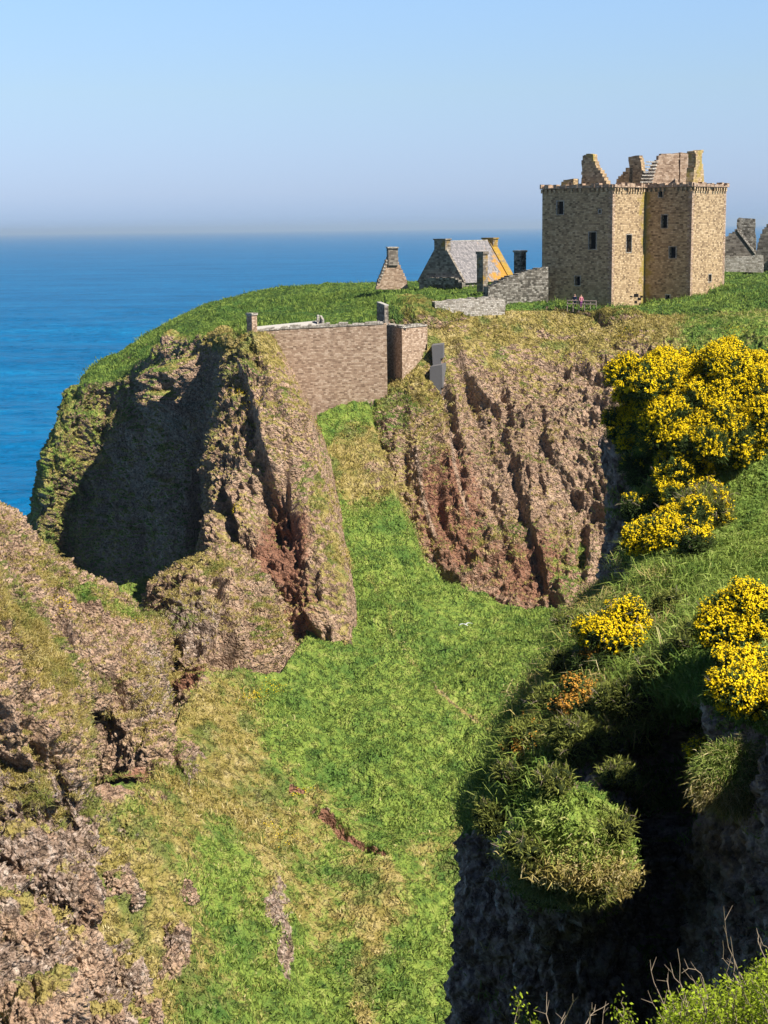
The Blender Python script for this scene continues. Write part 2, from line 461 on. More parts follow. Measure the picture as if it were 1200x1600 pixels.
# ================================================================== GULLY GROUND
def gully_ground():
    pys = [1800, 1700, 1600, 1480, 1360, 1250, 1150, 1050, 950, 850, 760, 690, 620, 570]
    Yc  = [86,   89,   94,   102,  110,  119,  128,  138,  150, 163, 174, 183, 191, 200]
    pxs = [-260, -120, 0, 130, 260, 400, 520, 620, 740, 880, 1050, 1200]
    rows = []
    for py, Y in zip(pys, Yc):
        r = []
        for px in pxs:
            f = 1.0
            if px < 480: f = 1 - 0.34*((480-px)/700)**1.15*(1 if py > 1100 else 0.75)
            if px > 760: f = 1 - 0.10*((px-760)/400)
            r.append((px, py, Y*f))
        rows.append(r)
    def disp(G, N, px, py):
        d = 1.3*fbm(G*0.06, 3, 3) + 0.65*fbm(G*0.22, 4, 8) + 0.20*fbm(G*1.1, 3, 14)
        d = d + 0.18*ridge(G*np.array([0.5, 1.1, 2.0]), 3, 51)             # little terraces
        # rocky outcrops of the left bank
        rk = rockmask(px, py, G)
        k = rockdisp(G, N, 1.6, None, 60, big=0.5, scale=1.1)
        d = d*(1-rk*0.5) + rk*(k+0.55)
        d = d + 0.8*ell(px, py, 435, 1450, 34, 110, -6)*(1+0.6*fbm(G*1.3, 3, 5))
        # slips and erosion scars
        for (x0, y0, x1, y1, w, A) in SCARS:
            vx, vy = x1-x0, y1-y0; L = math.hypot(vx, vy)
            t = np.clip(((px-x0)*vx+(py-y0)*vy)/(L*L), 0, 1)
            wob = 9*fbm(G*np.array([.35, .35, .35]), 3, 61)
            n = ((px-x0)*(-vy)+(py-y0)*vx)/L - wob
            e = np.exp(-((px-x0-t*vx)**2+(py-y0-t*vy-wob)**2)/(w*1.6)**2)
            d = d - A*e*np.exp(-np.maximum(-n, 0)/w)/(1+np.exp(-np.clip((n+1)/1.4, -30, 30)))*(0.5+1.0*np.abs(fbm(G*0.5, 3, 77)))
        G2 = G + N*d[..., None]
        by = np.interp(px, [-300, 0, 130, 205, 250, 285, 320, 440, 478, 500, 545, 575, 600, 640, 660, 745, 880, 960, 1200], [1330, 1290, 1240, 1232, 1222, 1110, 1050, 1050, 1000, 500, 540, 640, 740, 850, 890, 955, 975, 980, 980])
        by = by + 26*fbm(G*.22, 4, 123)*(px > 640)
        sink = sst(0, np.where((px < 270) & (px > 100), 40, 130), by-py)*np.where(px < 520, 26, 9)
        G2[..., 2] -= sink + 5*sst(0, 14, 652-(px-500)*.45-py)*sst(470, 490, px)*(1-sst(618, 640, px))
        return G2
    def zone(G, N, px, py):
        Z = mkzone(px.shape)
        rk = rockmask(px, py, G)
        veg = 1.05 - 0.85*rk
        strip = ell(px + 16*fbm(G*.5, 4, 88), py, 437, 1450, 24, 105, -6)*(0.75+.5*fbm(G*.6, 3, 90))
        veg -= 1.05*strip
        veg -= 0.5*ell(px, py, 505, 1025, 40, 14) + 0.30*ell(px+14*fbm(G*.4, 3, 7), py, 715, 1105, 26, 60, -30) + 0.6*ell(px, py, 300, 1060, 45, 16)
        dry = 0.27 + 0*px
        dry += 0.66*ell(px, py, 320, 1190, 95, 150, 10) + 0.30*ell(px, py, 420, 1330, 60, 100) + 0.36*ell(px, py, 200, 1470, 160, 170)
        dry += 0.30*ell(px, py, 545, 1430, 95, 130, 10) + 0.20*ell(px, py, 480, 1250, 120, 60) + 0.25*ell(px, py, 560, 1560, 40, 70)
        dry += 0.25*ell(px, py, 620, 1080, 25, 110, -25) + 0.3*ell(px, py, 565, 730, 55, 70) + 0.25*ell(px, py, 700, 1310, 50, 60)
        dry += 0.28*ell(px, py, 70, 1400, 160, 280)
        dry -= 0.30*ell(px, py, 330, 1340, 55, 120, 0) + 0.35*ell(px, py, 560, 1110, 120, 70) + 0.35*ell(px, py, 700, 980, 160, 110)
        dry -= 0.25*ell(px, py, 570, 860, 50, 90) + 0.35*ell(px, py, 520, 1540, 70, 70) + 0.25*ell(px, py, 690, 1520, 80, 80) + 0.2*ell(px, py, 640, 1200, 90, 100)
        dry -= 0.3*ell(px, py, 540, 640, 60, 40)
        dry += 0.60*ell(px, py, 585, 730, 80, 58) + .4*ell(px, py, 640, 650, 40, 60); veg -= 0.50*ell(px, py, 600, 740, 60, 55)
        lx = np.interp(py, [860, 1000, 1080, 1150], [560, 622, 690, 765]); pth = np.exp(-((px-lx-10*fbm(G*.2, 3, 31))/9)**2)*sst(850, 900, py)*(1-sst(1120, 1160, py))
        veg -= .34*pth; dry += .45*pth
        lx = np.interp(py, [1330, 1600], [640, 560]); pth = np.exp(-((px-lx-30*fbm(G*.1, 3, 35))/16)**2)*sst(1300, 1380, py)
        dry += .35*pth
        red = 0.25 + 0*px
        for (x0, y0, x1, y1, w, A) in SCARS:
            vx, vy = x1-x0, y1-y0; L2 = vx*vx+vy*vy
            t = np.clip(((px-x0)*vx+(py-y0)*vy)/L2, 0, 1)
            e = np.exp(-((px-x0-t*vx)**2+(py-y0-t*vy-9*fbm(G*.35, 3, 61))**2)/(w*0.9)**2)
            veg -= 0.8*e; red += 0.5*e
        red = red - 0.45*sst(330, 200, px)*sst(1180, 1300, py) - 0.4*ell(px, py, 437, 1450, 30, 110, -6)
        red += 0.5*ell(px, py, 220, 1260, 120, 50, 15) + 0.6*ell(px, py, 505, 1025, 40, 20) + 0.4*ell(px, py, 240, 1400, 60, 90)
        veg -= 0.45*ell(px, py, 210, 1255, 110, 26, 15)
        Z[..., 0] = veg; Z[..., 1] = dry; Z[..., 2] = red
        return Z
    sheet('ground', rows, 0.20, disp, zone)

SCARS = [(462, 1212, 480, 1217, 7, 1.5), (497, 1240, 535, 1278, 6, 1.3), (540, 1284, 600, 1322, 5, 1.0)]
def rockmask(px, py, G):
    """outcrops on the left bank"""
    z = sst(270, 60, px - 0.42*np.maximum(py-1280, 0)*0.9 + 0)*sst(1120, 1280, py)
    n = fbm(G*0.20, 4, 201) + 0.75*fbm(G*0.6, 4, 207)
    m = z*sst(-0.30, 0.15, n)
    m = np.maximum(m, 0.9*ell(px, py, 60, 1530, 130, 120)*sst(-0.5, 0.1, n))
    for (x, y, a, b) in ((205, 1530, 34, 52), (272, 1490, 22, 40), (120, 1330, 45, 60), (30, 1330, 60, 90), (190, 1390, 26, 44), (150, 1580, 40, 40)):
        m = np.maximum(m, ell(px, py, x, y, a, b, -15)*sst(-0.6, 0.0, n))
    return np.clip(m, 0, 1)
gully_ground()

# ================================================================== HEADLAND TOP
def headland_top():
    sk = [(125,605,262),(200,542,262),(275,496,265),(350,471,266),(430,457,268),(510,450,268),(590,447,262),(680,445,255),(770,443,250),(860,452,244),(960,455,240),(1130,424,238),(1200,414,236),(1320,395,235)]
    mid = [(118,612,256),(190,572,255),(262,535,250),(335,505,248),(420,492,240),(510,486,235),(595,480,228),(680,466,226),(770,462,222),(860,474,213),(960,482,210),(1133,452,213),(1200,440,213),(1320,418,213)]
    rim = [(115,625,250),(185,592,247),(255,545,238),(330,528,222),(395,520,191),(510,513,197),(600,506,200),(690,495,200),(770,487,203),(860,484,205),(960,492,200),(1090,488,198),(1200,482,194),(1320,465,190)]
    Wm = [np.array(P(*c)) for c in sk]
    back = [('w', p[0], p[1]+32, p[2]-3) for p in Wm]
    back2 = [('w', p[0], p[1]+60, p[2]-30) for p in Wm]
    tuck = [('w', *(np.array(P(*c))+np.array([0.5, 4, -9]))) for c in rim]
    rows = [back2, back, sk, mid, rim, tuck]
    rows = [[('w', *(np.array(P(*r[0]) if len(r[0]) == 3 else r[0][1:]) + np.array([-2, 22, -24])))] + r for r in rows]
    def disp(G, N, px, py):
        d = 0.7*fbm(G*0.07, 3, 3) + 0.45*fbm(G*0.35, 4, 8) + 0.16*fbm(G*1.3, 3, 14)
        d = d + 1.5*sst(596, 606, px)*sst(705, 655, px)*sst(466, 484, py)*(1-sst(500, 530, py))
        return G + N*d[..., None]
    def zone(G, N, px, py):
        Z = mkzone(px.shape)
        Z[..., 0] = 1.1 - 0.6*sst(0.75, 0.3, N[..., 2])
        dry = 0.02 + 0*px
        dry += 0.55*sst(600, 660, px)*sst(478, 492, py)*(1-sst(980, 1060, px)) + 0.3*ell(px, py, 380, 520, 60, 12)
        dry += 0.15*sst(590, 640, px)*(py > 465) 
        Z[..., 1] = dry; Z[..., 2] = 0.2
        return Z
    sheet('headland_top', rows, 0.34, disp, zone, up=True)
headland_top()

# ================================================================== HEADLAND CLIFF AND ITS BUTTRESS
def headland_cliff():
    cols = [
     [(112,645,288),(108,690,288),(100,760,288),(92,820,288),(85,880,288),(85,1000,288)],
     [(116,606,250),(84,690,246),(68,760,244),(54,820,243),(50,880,242),(52,1000,241)],
     [(190,590,246),(165,680,249),(135,760,250),(118,840,250),(110,900,250),(110,1010,249)],
     [(255,543,238),(240,640,242),(215,730,243),(208,820,241),(204,900,240),(204,1020,239)],
     [(305,530,229),(290,620,230),(282,720,228),(278,820,226),(272,900,225),(272,1020,224)],
     [(345,530,216),(345,620,219),(335,720,221),(326,810,220),(322,900,219),(322,1020,218)],
     [(350,528,198),(352,600,192),(338,700,188),(328,790,184),(322,870,182),(322,1060,180)],
     [(356,526,190),(345,600,182),(324,700,174),(318,790,168),(318,870,163),(320,1070,157)],
     [(392,518,186),(400,600,179),(385,700,170),(385,790,163),(390,900,154),(400,1090,143)],
     [(416,522,187),(438,600,180),(455,700,170),(465,800,160),(475,900,151),(480,1090,140)],
     [(434,532,192),(478,640,184),(510,720,176),(533,820,165),(550,920,152),(560,1042,143)],
     [(424,540,206),(466,640,204),(512,720,200),(530,820,196),(547,920,190),(560,1060,184)],
    ]
    rows = [[c[k] for c in cols] for k in range(6)]
    top = [('w', *(np.array(P(*c[0]))+np.array([0.3, 7, -2.0]))) for c in cols]
    rows = [top] + rows
    holes = [(420,800,34,50,4.2,-10),(455,760,16,50,1.8,0),(352,815,13,55,2.2,-5),(372,860,14,22,1.6,0),(400,560,10,40,1.5,-20),(395,540,26,8,1.0,0),
             (470,1000,30,22,1.2,0),(297,622,12,55,-5.0,4),(262,600,9,46,-3.0,4),(205,690,9,50,-2.5,8),(236,706,8,60,-3.2,8),(178,765,8,50,-2.6,8),(322,600,7,46,-3.2,0),(270,760,7,60,-2.6,0),(222,850,9,50,2.5,0),(300,780,8,70,2.8,0),(395,690,10,36,1.0,0),(490,900,10,60,1.2,-8),(440,930,22,22,1.2,0)]
    D = dipmat('Y', -9)
    def disp(G, N, px, py):
        d = rockdisp(G, N, 1.25, D, 0, big=0.7)
        d += stepline(px, py, [(375,560),(395,640),(415,720),(430,760)], 2.2, 50, 2.5)
        d += stepline(px, py, [(425,560),(462,650),(490,740),(510,830)], 1.6, 40, 2.5)
        d += stepline(px, py, [(410,590),(440,680),(462,790),(480,900),(495,1000)], 2.0, 40, 2.5)
        d += stepline(px, py, [(265,560),(260,640),(240,760)], 2.0, 25, 4) + stepline(px, py, [(300,560),(305,680),(285,800)], 2.0, 25, 4)
        d += stepline(px, py, [(140,640),(120,740),(112,860)], 2.2, 40, 5) + stepline(px, py, [(185,630),(160,760)], 1.8, 30, 4)
        for (x, y, a, b, A, an) in holes: d -= A*ell(px, py, x, y, a, b, an)*(1+0.5*fbm(G*0.5, 3, 4))
        d *= sst(-0.1, 0.6, (py-505)/30)*0.9+0.1
        xs = np.interp(py, [520, 600, 640, 720, 820, 920, 1040], [432, 468, 490, 516, 537, 553, 566])
        d *= 1 - .88*sst(xs-75, xs-8, px)*(px > 380)
        return G + N*d[..., None]
    def zone(G, N, px, py):
        Z = mkzone(px.shape)
        left = sst(345, 290, px)
        veg = -0.02 + 0.62*sst(0.25, 0.8, N[..., 2])
        veg += left*(0.05 + 0.30*sst(270, 130, px + 0.10*(py-600)) + 0.25*sst(0.0, 0.35, N[..., 2])) + 0.6*sst(36, 4, py-530)*(1-left)
        veg += 0.35*ell(px, py, 380, 590, 40, 60) + 0.22*ell(px, py, 500, 740, 40, 160, -12) + 0.2*ell(px, py, 410, 700, 60, 80)
        veg += left*0.15*sst(260, 60, px)
        dry = 0.85 - 0.45*left + 0.15*ell(px, py, 470, 640, 30, 100) - 0.25*ell(px, py, 395, 600, 25, 40)
        dry += left*0.12
        red = 0.25 + 0.55*ell(px, py, 440, 850, 45, 70, 10) + 0.4*ell(px, py, 420, 790, 30, 40) + 0.5*ell(px, py, 395, 540, 26, 12)
        red += 0.35*ell(px, py, 470, 960, 40, 60)
        Z[..., 0] = veg - 0.4*ell(px, py, 440, 850, 45, 60); Z[..., 1] = dry; Z[..., 2] = red
        return Z
    sheet('headland_cliff', rows, 0.17, disp, zone)
headland_cliff()

# ================================================================== MAIN CLIFF UNDER THE TOWER
def main_cliff():
    cols = [
     [(500,600,212),(500,680,203),(508,740,194),(520,800,186),(530,870,181),(535,930,176),(540,1010,174)],
     [(560,570,205),(575,622,190.5),(585,690,184.5),(598,760,179),(610,830,173),(620,920,168),(630,1010,165)],
     [(628,548,199),(640,592,189.8),(645,680,183),(655,750,178),(668,830,172),(680,900,167),(700,1010,158)],
     [(650,500,200),(668,552,193),(690,650,187),(700,740,180),(715,820,173),(725,890,167),(745,1010,157)],
     [(700,495,201),(720,550,196),(740,640,188),(755,730,180),(770,810,173),(780,900,165),(800,1010,157)],
     [(780,488,203),(790,550,197),(800,640,188),(815,730,180),(830,830,171),(845,930,162),(860,1020,154)],
     [(860,486,204),(868,540,198),(875,640,187),(885,740,178),(895,830,170),(905,930,161),(915,1040,151)],
     [(950,492,202),(950,550,195),(950,640,184),(952,740,176),(955,830,169),(955,930,160),(955,1040,148)],
     [(1000,490,200),(1000,550,192),(1000,640,182),(1000,740,176),(1000,830,168),(1000,930,160),(1000,1040,150)],
     [(1090,490,198),(1090,550,186),(1090,640,172),(1090,740,160),(1090,830,150),(1090,930,140),(1090,1040,130)],
     [(1200,484,194),(1200,550,180),(1200,640,165),(1200,740,150),(1200,830,140),(1200,930,130),(1200,1040,120)],
     [(1340,466,190),(1340,550,174),(1340,640,160),(1340,740,142),(1340,830,132),(1340,930,122),(1340,1040,112)],
    ]
    rows = [[c[k] for c in cols] for k in range(7)]
    top = [('w', *(np.array(P(*c[0]))+np.array([0.3, 7, -1.5]))) for c in cols]
    rows = [top] + rows
    D = dipmat('Y', -16)
    holes = [(670,905,45,12,2.5,5),(910,860,9,45,2.4,0),(895,790,12,12,1.4,0),(890,580,60,8,1.0,12),(930,600,22,8,0.9,20),(780,640,14,60,1.2,-12),
             (925,670,34,16,1.0,0),(850,720,16,26,1.0,-20),(630,720,9,40,1.0,0),(870,960,10,35,1.6,-14),(845,660,9,30,1.0,-10),(935,810,24,8,1.2,0),
             (740,640,10,30,0.8,-14),(690,800,8,40,0.9,-10),(575,690,40,6,0.6,20)]
    def disp(G, N, px, py):
        cl = sst(0, 60, py-(560-0.15*(px-700)))*sst(560, 680, px)*0.75+0.25
        d = cl*rockdisp(G, N, 1.0, D, 100, big=0.45) + 0.3*fbm(G*0.5, 4, 44)
        d += stepline(px, py, [(700,530),(740,620),(776,650),(790,700),(815,790),(838,860),(852,920),(880,975)], 1.9, 55, 2.2, 15)
        d += stepline(px, py, [(695,590),(715,690),(728,780),(745,880)], 0.6, 30, 1.6)
        d += stepline(px, py, [(640,680),(655,760),(668,820),(690,890),(740,955)], 0.9, 35, 2.0)
        d += stepline(px, py, [(765,760),(790,840),(810,900)], 1.2, 30, 2.2) + stepline(px, py, [(830,640),(850,700),(880,760)], 1.0, 26, 2.5)
        rs = random.Random(21)
        for q in range(16):
            x0 = rs.uniform(640, 930); y0 = rs.uniform(560, 760); ln = rs.uniform(90, 240); sl = rs.uniform(.16, .34)
            d += stepline(px + 5*fbm(G*.3, 3, 70+q), py, [(x0, y0), (x0+sl*ln*.5, y0+ln*.5), (x0+sl*ln, y0+ln)], rs.uniform(.35, .8), rs.uniform(14, 30), 1.5)
        d += stepline(px, py, [(668,700),(685,760),(700,840)], 1.3, 24, 2.0) + stepline(px, py, [(905,800),(918,900)], 1.2, 26, 2)
        for (x, y, a, b, A, an) in holes: d -= A*ell(px, py, x, y, a, b, an)*(1+0.5*fbm(G*0.5, 3, 4))
        d *= sst(0, 1, (py-488)/25)*0.9+0.1
        return G + N*d[..., None]
    def zone(G, N, px, py):
        Z = mkzone(px.shape)
        pv = 0*px
        up = sst(620, 530, py + 0.10*(px-700) + 60*fbm(G*0.10, 4, 17))
        lf = sst(660, 560, px-0.25*(py-700))
        veg = 0.02 + 0.5*sst(0.35, 0.85, N[..., 2]) + up*(0.55 - 0.40*sst(.05, .5, fbm(G*.22, 4, 57))*sst(495, 515, py)) + 0.6*lf
        veg += 0.35*ell(px, py, 655, 640, 40, 120, -10) + 0.3*ell(px, py, 890, 900, 40, 70) + 0.28*ell(px, py, 780, 840, 50, 30) + 0.25*ell(px, py, 700, 620, 40, 40)
        veg += 0.5*sst(1000, 1060, px)
        dry = 0.80 - 0.4*lf*sst(640, 580, px)*sst(700, 620, py) + 0.1*up - 0.5*sst(1020, 1080, px)*sst(600, 540, py) - 0.35*ell(px, py, 890, 920, 50, 60)
        dry -= 0.3*ell(px, py, 560, 650, 60, 40) + 0.12*ell(px, py, 640, 640, 50, 60)
        for pts in ([(648, 700), (660, 780), (680, 845)], [(703, 672), (712, 740), (733, 815)], [(688, 545), (690, 590), (700, 640)]):
            lx = np.interp(py, [p[1] for p in pts], [p[0] for p in pts]); tt = sst(pts[0][1]-8, pts[0][1]+8, py)*(1-sst(pts[-1][1]-8, pts[-1][1]+8, py))
            veg -= .9*tt*np.exp(-((px-lx)/3.2)**2); dry = dry - 0
            pv = np.maximum(pv, tt*np.exp(-((px-lx)/2.6)**2))
        red = 0.37 - .6*pv + 0.25*ell(px, py, 830, 900, 80, 60) + 0.3*ell(px, py, 700, 800, 60, 100, -10)
        Z[..., 0] = veg; Z[..., 1] = dry; Z[..., 2] = red
        return Z
    sheet('cliff', rows, 0.17, disp, zone)
main_cliff()

# ================================================================== ROCKS ON THE LEFT
LIPS = {300: [([(270, 1030), (330, 1045), (430, 1050)], 1.3, 60)],
        340: [([(118, 1150), (150, 1180), (200, 1210), (255, 1228)], 3.2, 70), ([(100, 1040), (160, 1075), (220, 1110)], 1.1, 50)],
        380: [([(-80, 1085), (20, 1120), (110, 1170)], 1.2, 60)]}
def left_rocks():
    # R1, the squat rock below the buttress
    cols = [
     [(225,985,160),(228,1010,158),(232,1040,156),(236,1070,154),(240,1100,152)],
     [(240,925,153),(238,960,150),(240,1000,147),(244,1040,144),(248,1110,141)],
     [(275,895,150),(272,940,146),(272,990,142),(272,1040,138),(272,1120,135)],
     [(325,870,150),(325,930,145),(325,990,141),(328,1050,137),(330,1120,134)],
     [(385,878,151),(385,940,146),(388,1000,142),(390,1060,138),(392,1120,134)],
     [(420,905,153),(425,960,149),(432,1010,146),(436,1060,141),(440,1110,137)],
     [(440,955,160),(448,990,157),(452,1020,154),(452,1060,150),(450,1110,147)],
     [(430,960,175),(440,1000,172),(444,1030,170),(444,1070,168),(442,1120,165)],
    ]
    rows = [[c[k] for c in cols] for k in range(5)]
    top = [('w', *(np.array(P(*c[0]))+np.array([0.3, 9, -1.5]))) for c in cols]
    rows = [[('w', *(np.array(P(*c[0]))+np.array([0.3, 22, -8]))) for c in cols], top] + rows
    D = dipmat('Y', -20)
    def mk(seed, holes, steps, vegs, reds, base_dry=0.85, amp=1.35, z0=-0.04):
        def disp(G, N, px, py):
            d = rockdisp(G, N, amp, D, seed, big=0.5, scale=1.25)
            for st in steps: d += stepline(px, py, *st)
            for lp in LIPS.get(seed, ()): d += lipline(px, py + 5*fbm(G*.5, 3, 66), *lp)
            for (x, y, a, b, A, an) in holes: d -= A*ell(px, py, x, y, a, b, an)*(1+0.5*fbm(G*0.5, 3, 4))
            return G + N*d[..., None]
        def zone(G, N, px, py):
            Z = mkzone(px.shape)
            veg = z0 + 0.62*sst(0.45, 0.9, N[..., 2]); dry = base_dry + 0*px; red = 0.22 + 0*px
            for (x, y, a, b, v, dd, an) in vegs:
                e = ell(px, py, x, y, a, b, an); veg += v*e; dry += dd*e
            for (x, y, a, b, v) in reds: red += v*ell(px, py, x, y, a, b)
            Z[..., 0] = veg; Z[..., 1] = dry; Z[..., 2] = red
            return Z
        return disp, zone
    d, z = mk(300, [(300,1020,40,16,2.4,20),(350,1040,30,12,2.0,10),(275,1040,22,16,2.0,0),(385,1000,10,40,0.9,0)],
              [([(335,890),(350,980),(365,1060)], 1.9, 40, 2.2), ([(385,900),(400,1000),(405,1060)], 1.5, 30, 2.0)],
              [(330,880,60,16,0.5,-0.1,0),(400,1000,30,70,0.22,0,-10),(300,950,20,30,0.1,0,0)], [(290,1060,50,26,0.5),(300,975,48,55,-.32),(430,1010,30,50,-.1)])
    sheet('rock_outcrop', rows, 0.17, d, z)
    # R2, the long leaning rock
    cols = [
     [(-160,770,128),(-160,850,124),(-160,930,121),(-160,1010,118),(-160,1090,115),(-160,1180,112),(-160,1260,108)],
     [(-60,785,128),(-60,860,124),(-60,930,121),(-60,1010,118),(-60,1090,115),(-60,1180,112),(-60,1260,108)],
     [(0,828,128),(5,880,124),(15,950,121),(30,1020,118),(50,1090,115),(60,1180,112),(60,1260,108)],
     [(60,895,129),(70,935,126),(85,990,122),(100,1050,119),(110,1120,117),(120,1190,118),(120,1280,118)],
     [(128,922,130),(140,965,126),(155,1015,122),(165,1070,118),(175,1130,116),(185,1200,118),(190,1280,118)],
     [(180,968,131),(192,1005,127),(205,1050,122),(215,1100,118),(225,1150,116),(235,1215,115),(240,1280,113)],
     [(232,1000,133),(245,1040,129),(255,1080,125),(265,1125,120),(272,1170,115),(280,1225,113),(285,1285,110)],
     [(258,1050,138),(268,1085,135),(276,1120,130),(282,1155,125),(298,1195,116),(308,1235,114),(312,1285,112)],
     [(250,1060,152),(262,1090,150),(270,1125,146),(276,1160,142),(288,1200,136),(300,1240,132),(308,1290,128)],
    ]
    rows = [[c[k] for c in cols] for k in range(7)]
    top = [('w', *(np.array(P(*c[0]))+np.array([0.3, 10, -2.0]))) for c in cols]
    rows = [[('w', *(np.array(P(*c[0]))+np.array([0.3, 22, -9]))) for c in cols], top] + rows
    d, z = mk(340, [(150,1120,30,16,1.6,30),(120,1030,30,8,1.0,40),(275,1150,6,26,0.8,0),(120,1180,18,50,2.0,0)],
              [([(60,920),(100,1000),(130,1080)], 1.0, 40, 2.5), ([(160,960),(190,1040),(205,1100)], 0.8, 40, 2.5)],
              [(130,950,80,22,0.65,-0.35,22),(60,900,40,16,0.35,0,40),(240,1090,60,70,0.30,0.0,20),(200,985,36,14,0.6,-0.4,10),(60,1000,40,40,0.2,0,30)],
              [(190,1215,80,30,0.6),(235,1080,50,80,-.26),(60,960,50,40,-.14),(290,1220,40,50,-.25)])
    sheet('rock_outcrop', rows, 0.15, d, z)
    # R3, the nearer spur on the left edge
    cols = [
     [(-200,880,98),(-200,980,95),(-200,1080,92),(-200,1180,90),(-200,1300,85),(-200,1420,90)],
     [(-70,885,98),(-70,980,95),(-70,1080,92),(-70,1180,91),(-70,1300,89.5),(-70,1420,92)],
     [(0,925,100),(0,1010,96),(0,1100,92),(0,1200,91),(0,1320,92),(0,1440,99)],
     [(38,985,102),(42,1060,98),(48,1130,93),(55,1220,92.5),(60,1330,94.5),(60,1440,101)],
     [(78,1040,103),(84,1100,99),(92,1160,94),(98,1230,94),(105,1330,97),(105,1440,103)],
     [(108,1090,105),(116,1140,101),(122,1190,97),(126,1250,96),(140,1330,99),(145,1440,105)],
     [(100,1100,118),(108,1150,114),(114,1200,110),(118,1260,106),(130,1340,102),(136,1450,98)],
    ]
    rows = [[c[k] for c in cols] for k in range(6)]
    top = [('w', *(np.array(P(*c[0]))+np.array([0.3, 7, -2.0]))) for c in cols]
    rows = [[('w', *(np.array(P(*c[0]))+np.array([0.3, 14, -7]))) for c in cols], top] + rows
    d, z = mk(380, [(40,1100,30,14,1.4,30),(20,1200,40,12,1.0,10),(95,1200,10,40,1.0,-8),(20,1060,18,10,1.0,0)],
              [([(60,1120),(75,1180),(85,1260)], 0.8, 25, 2.0)],
              [(60,1030,50,34,0.65,0.05,50),(15,960,50,40,0.55,0.1,40),(90,1130,26,50,0.35,0,10),(30,1240,40,30,0.45,0.1,0),(95,1290,30,40,0.4,0.1,0),(0,1360,50,60,0.4,0.1,0)],
              [(20,1230,60,60,-.28),(110,1250,30,60,-.25),(40,1110,60,30,-.12)], amp=1.4, z0=0.04)
    sheet('rock_outcrop', rows, 0.12, d, z)
left_rocks()

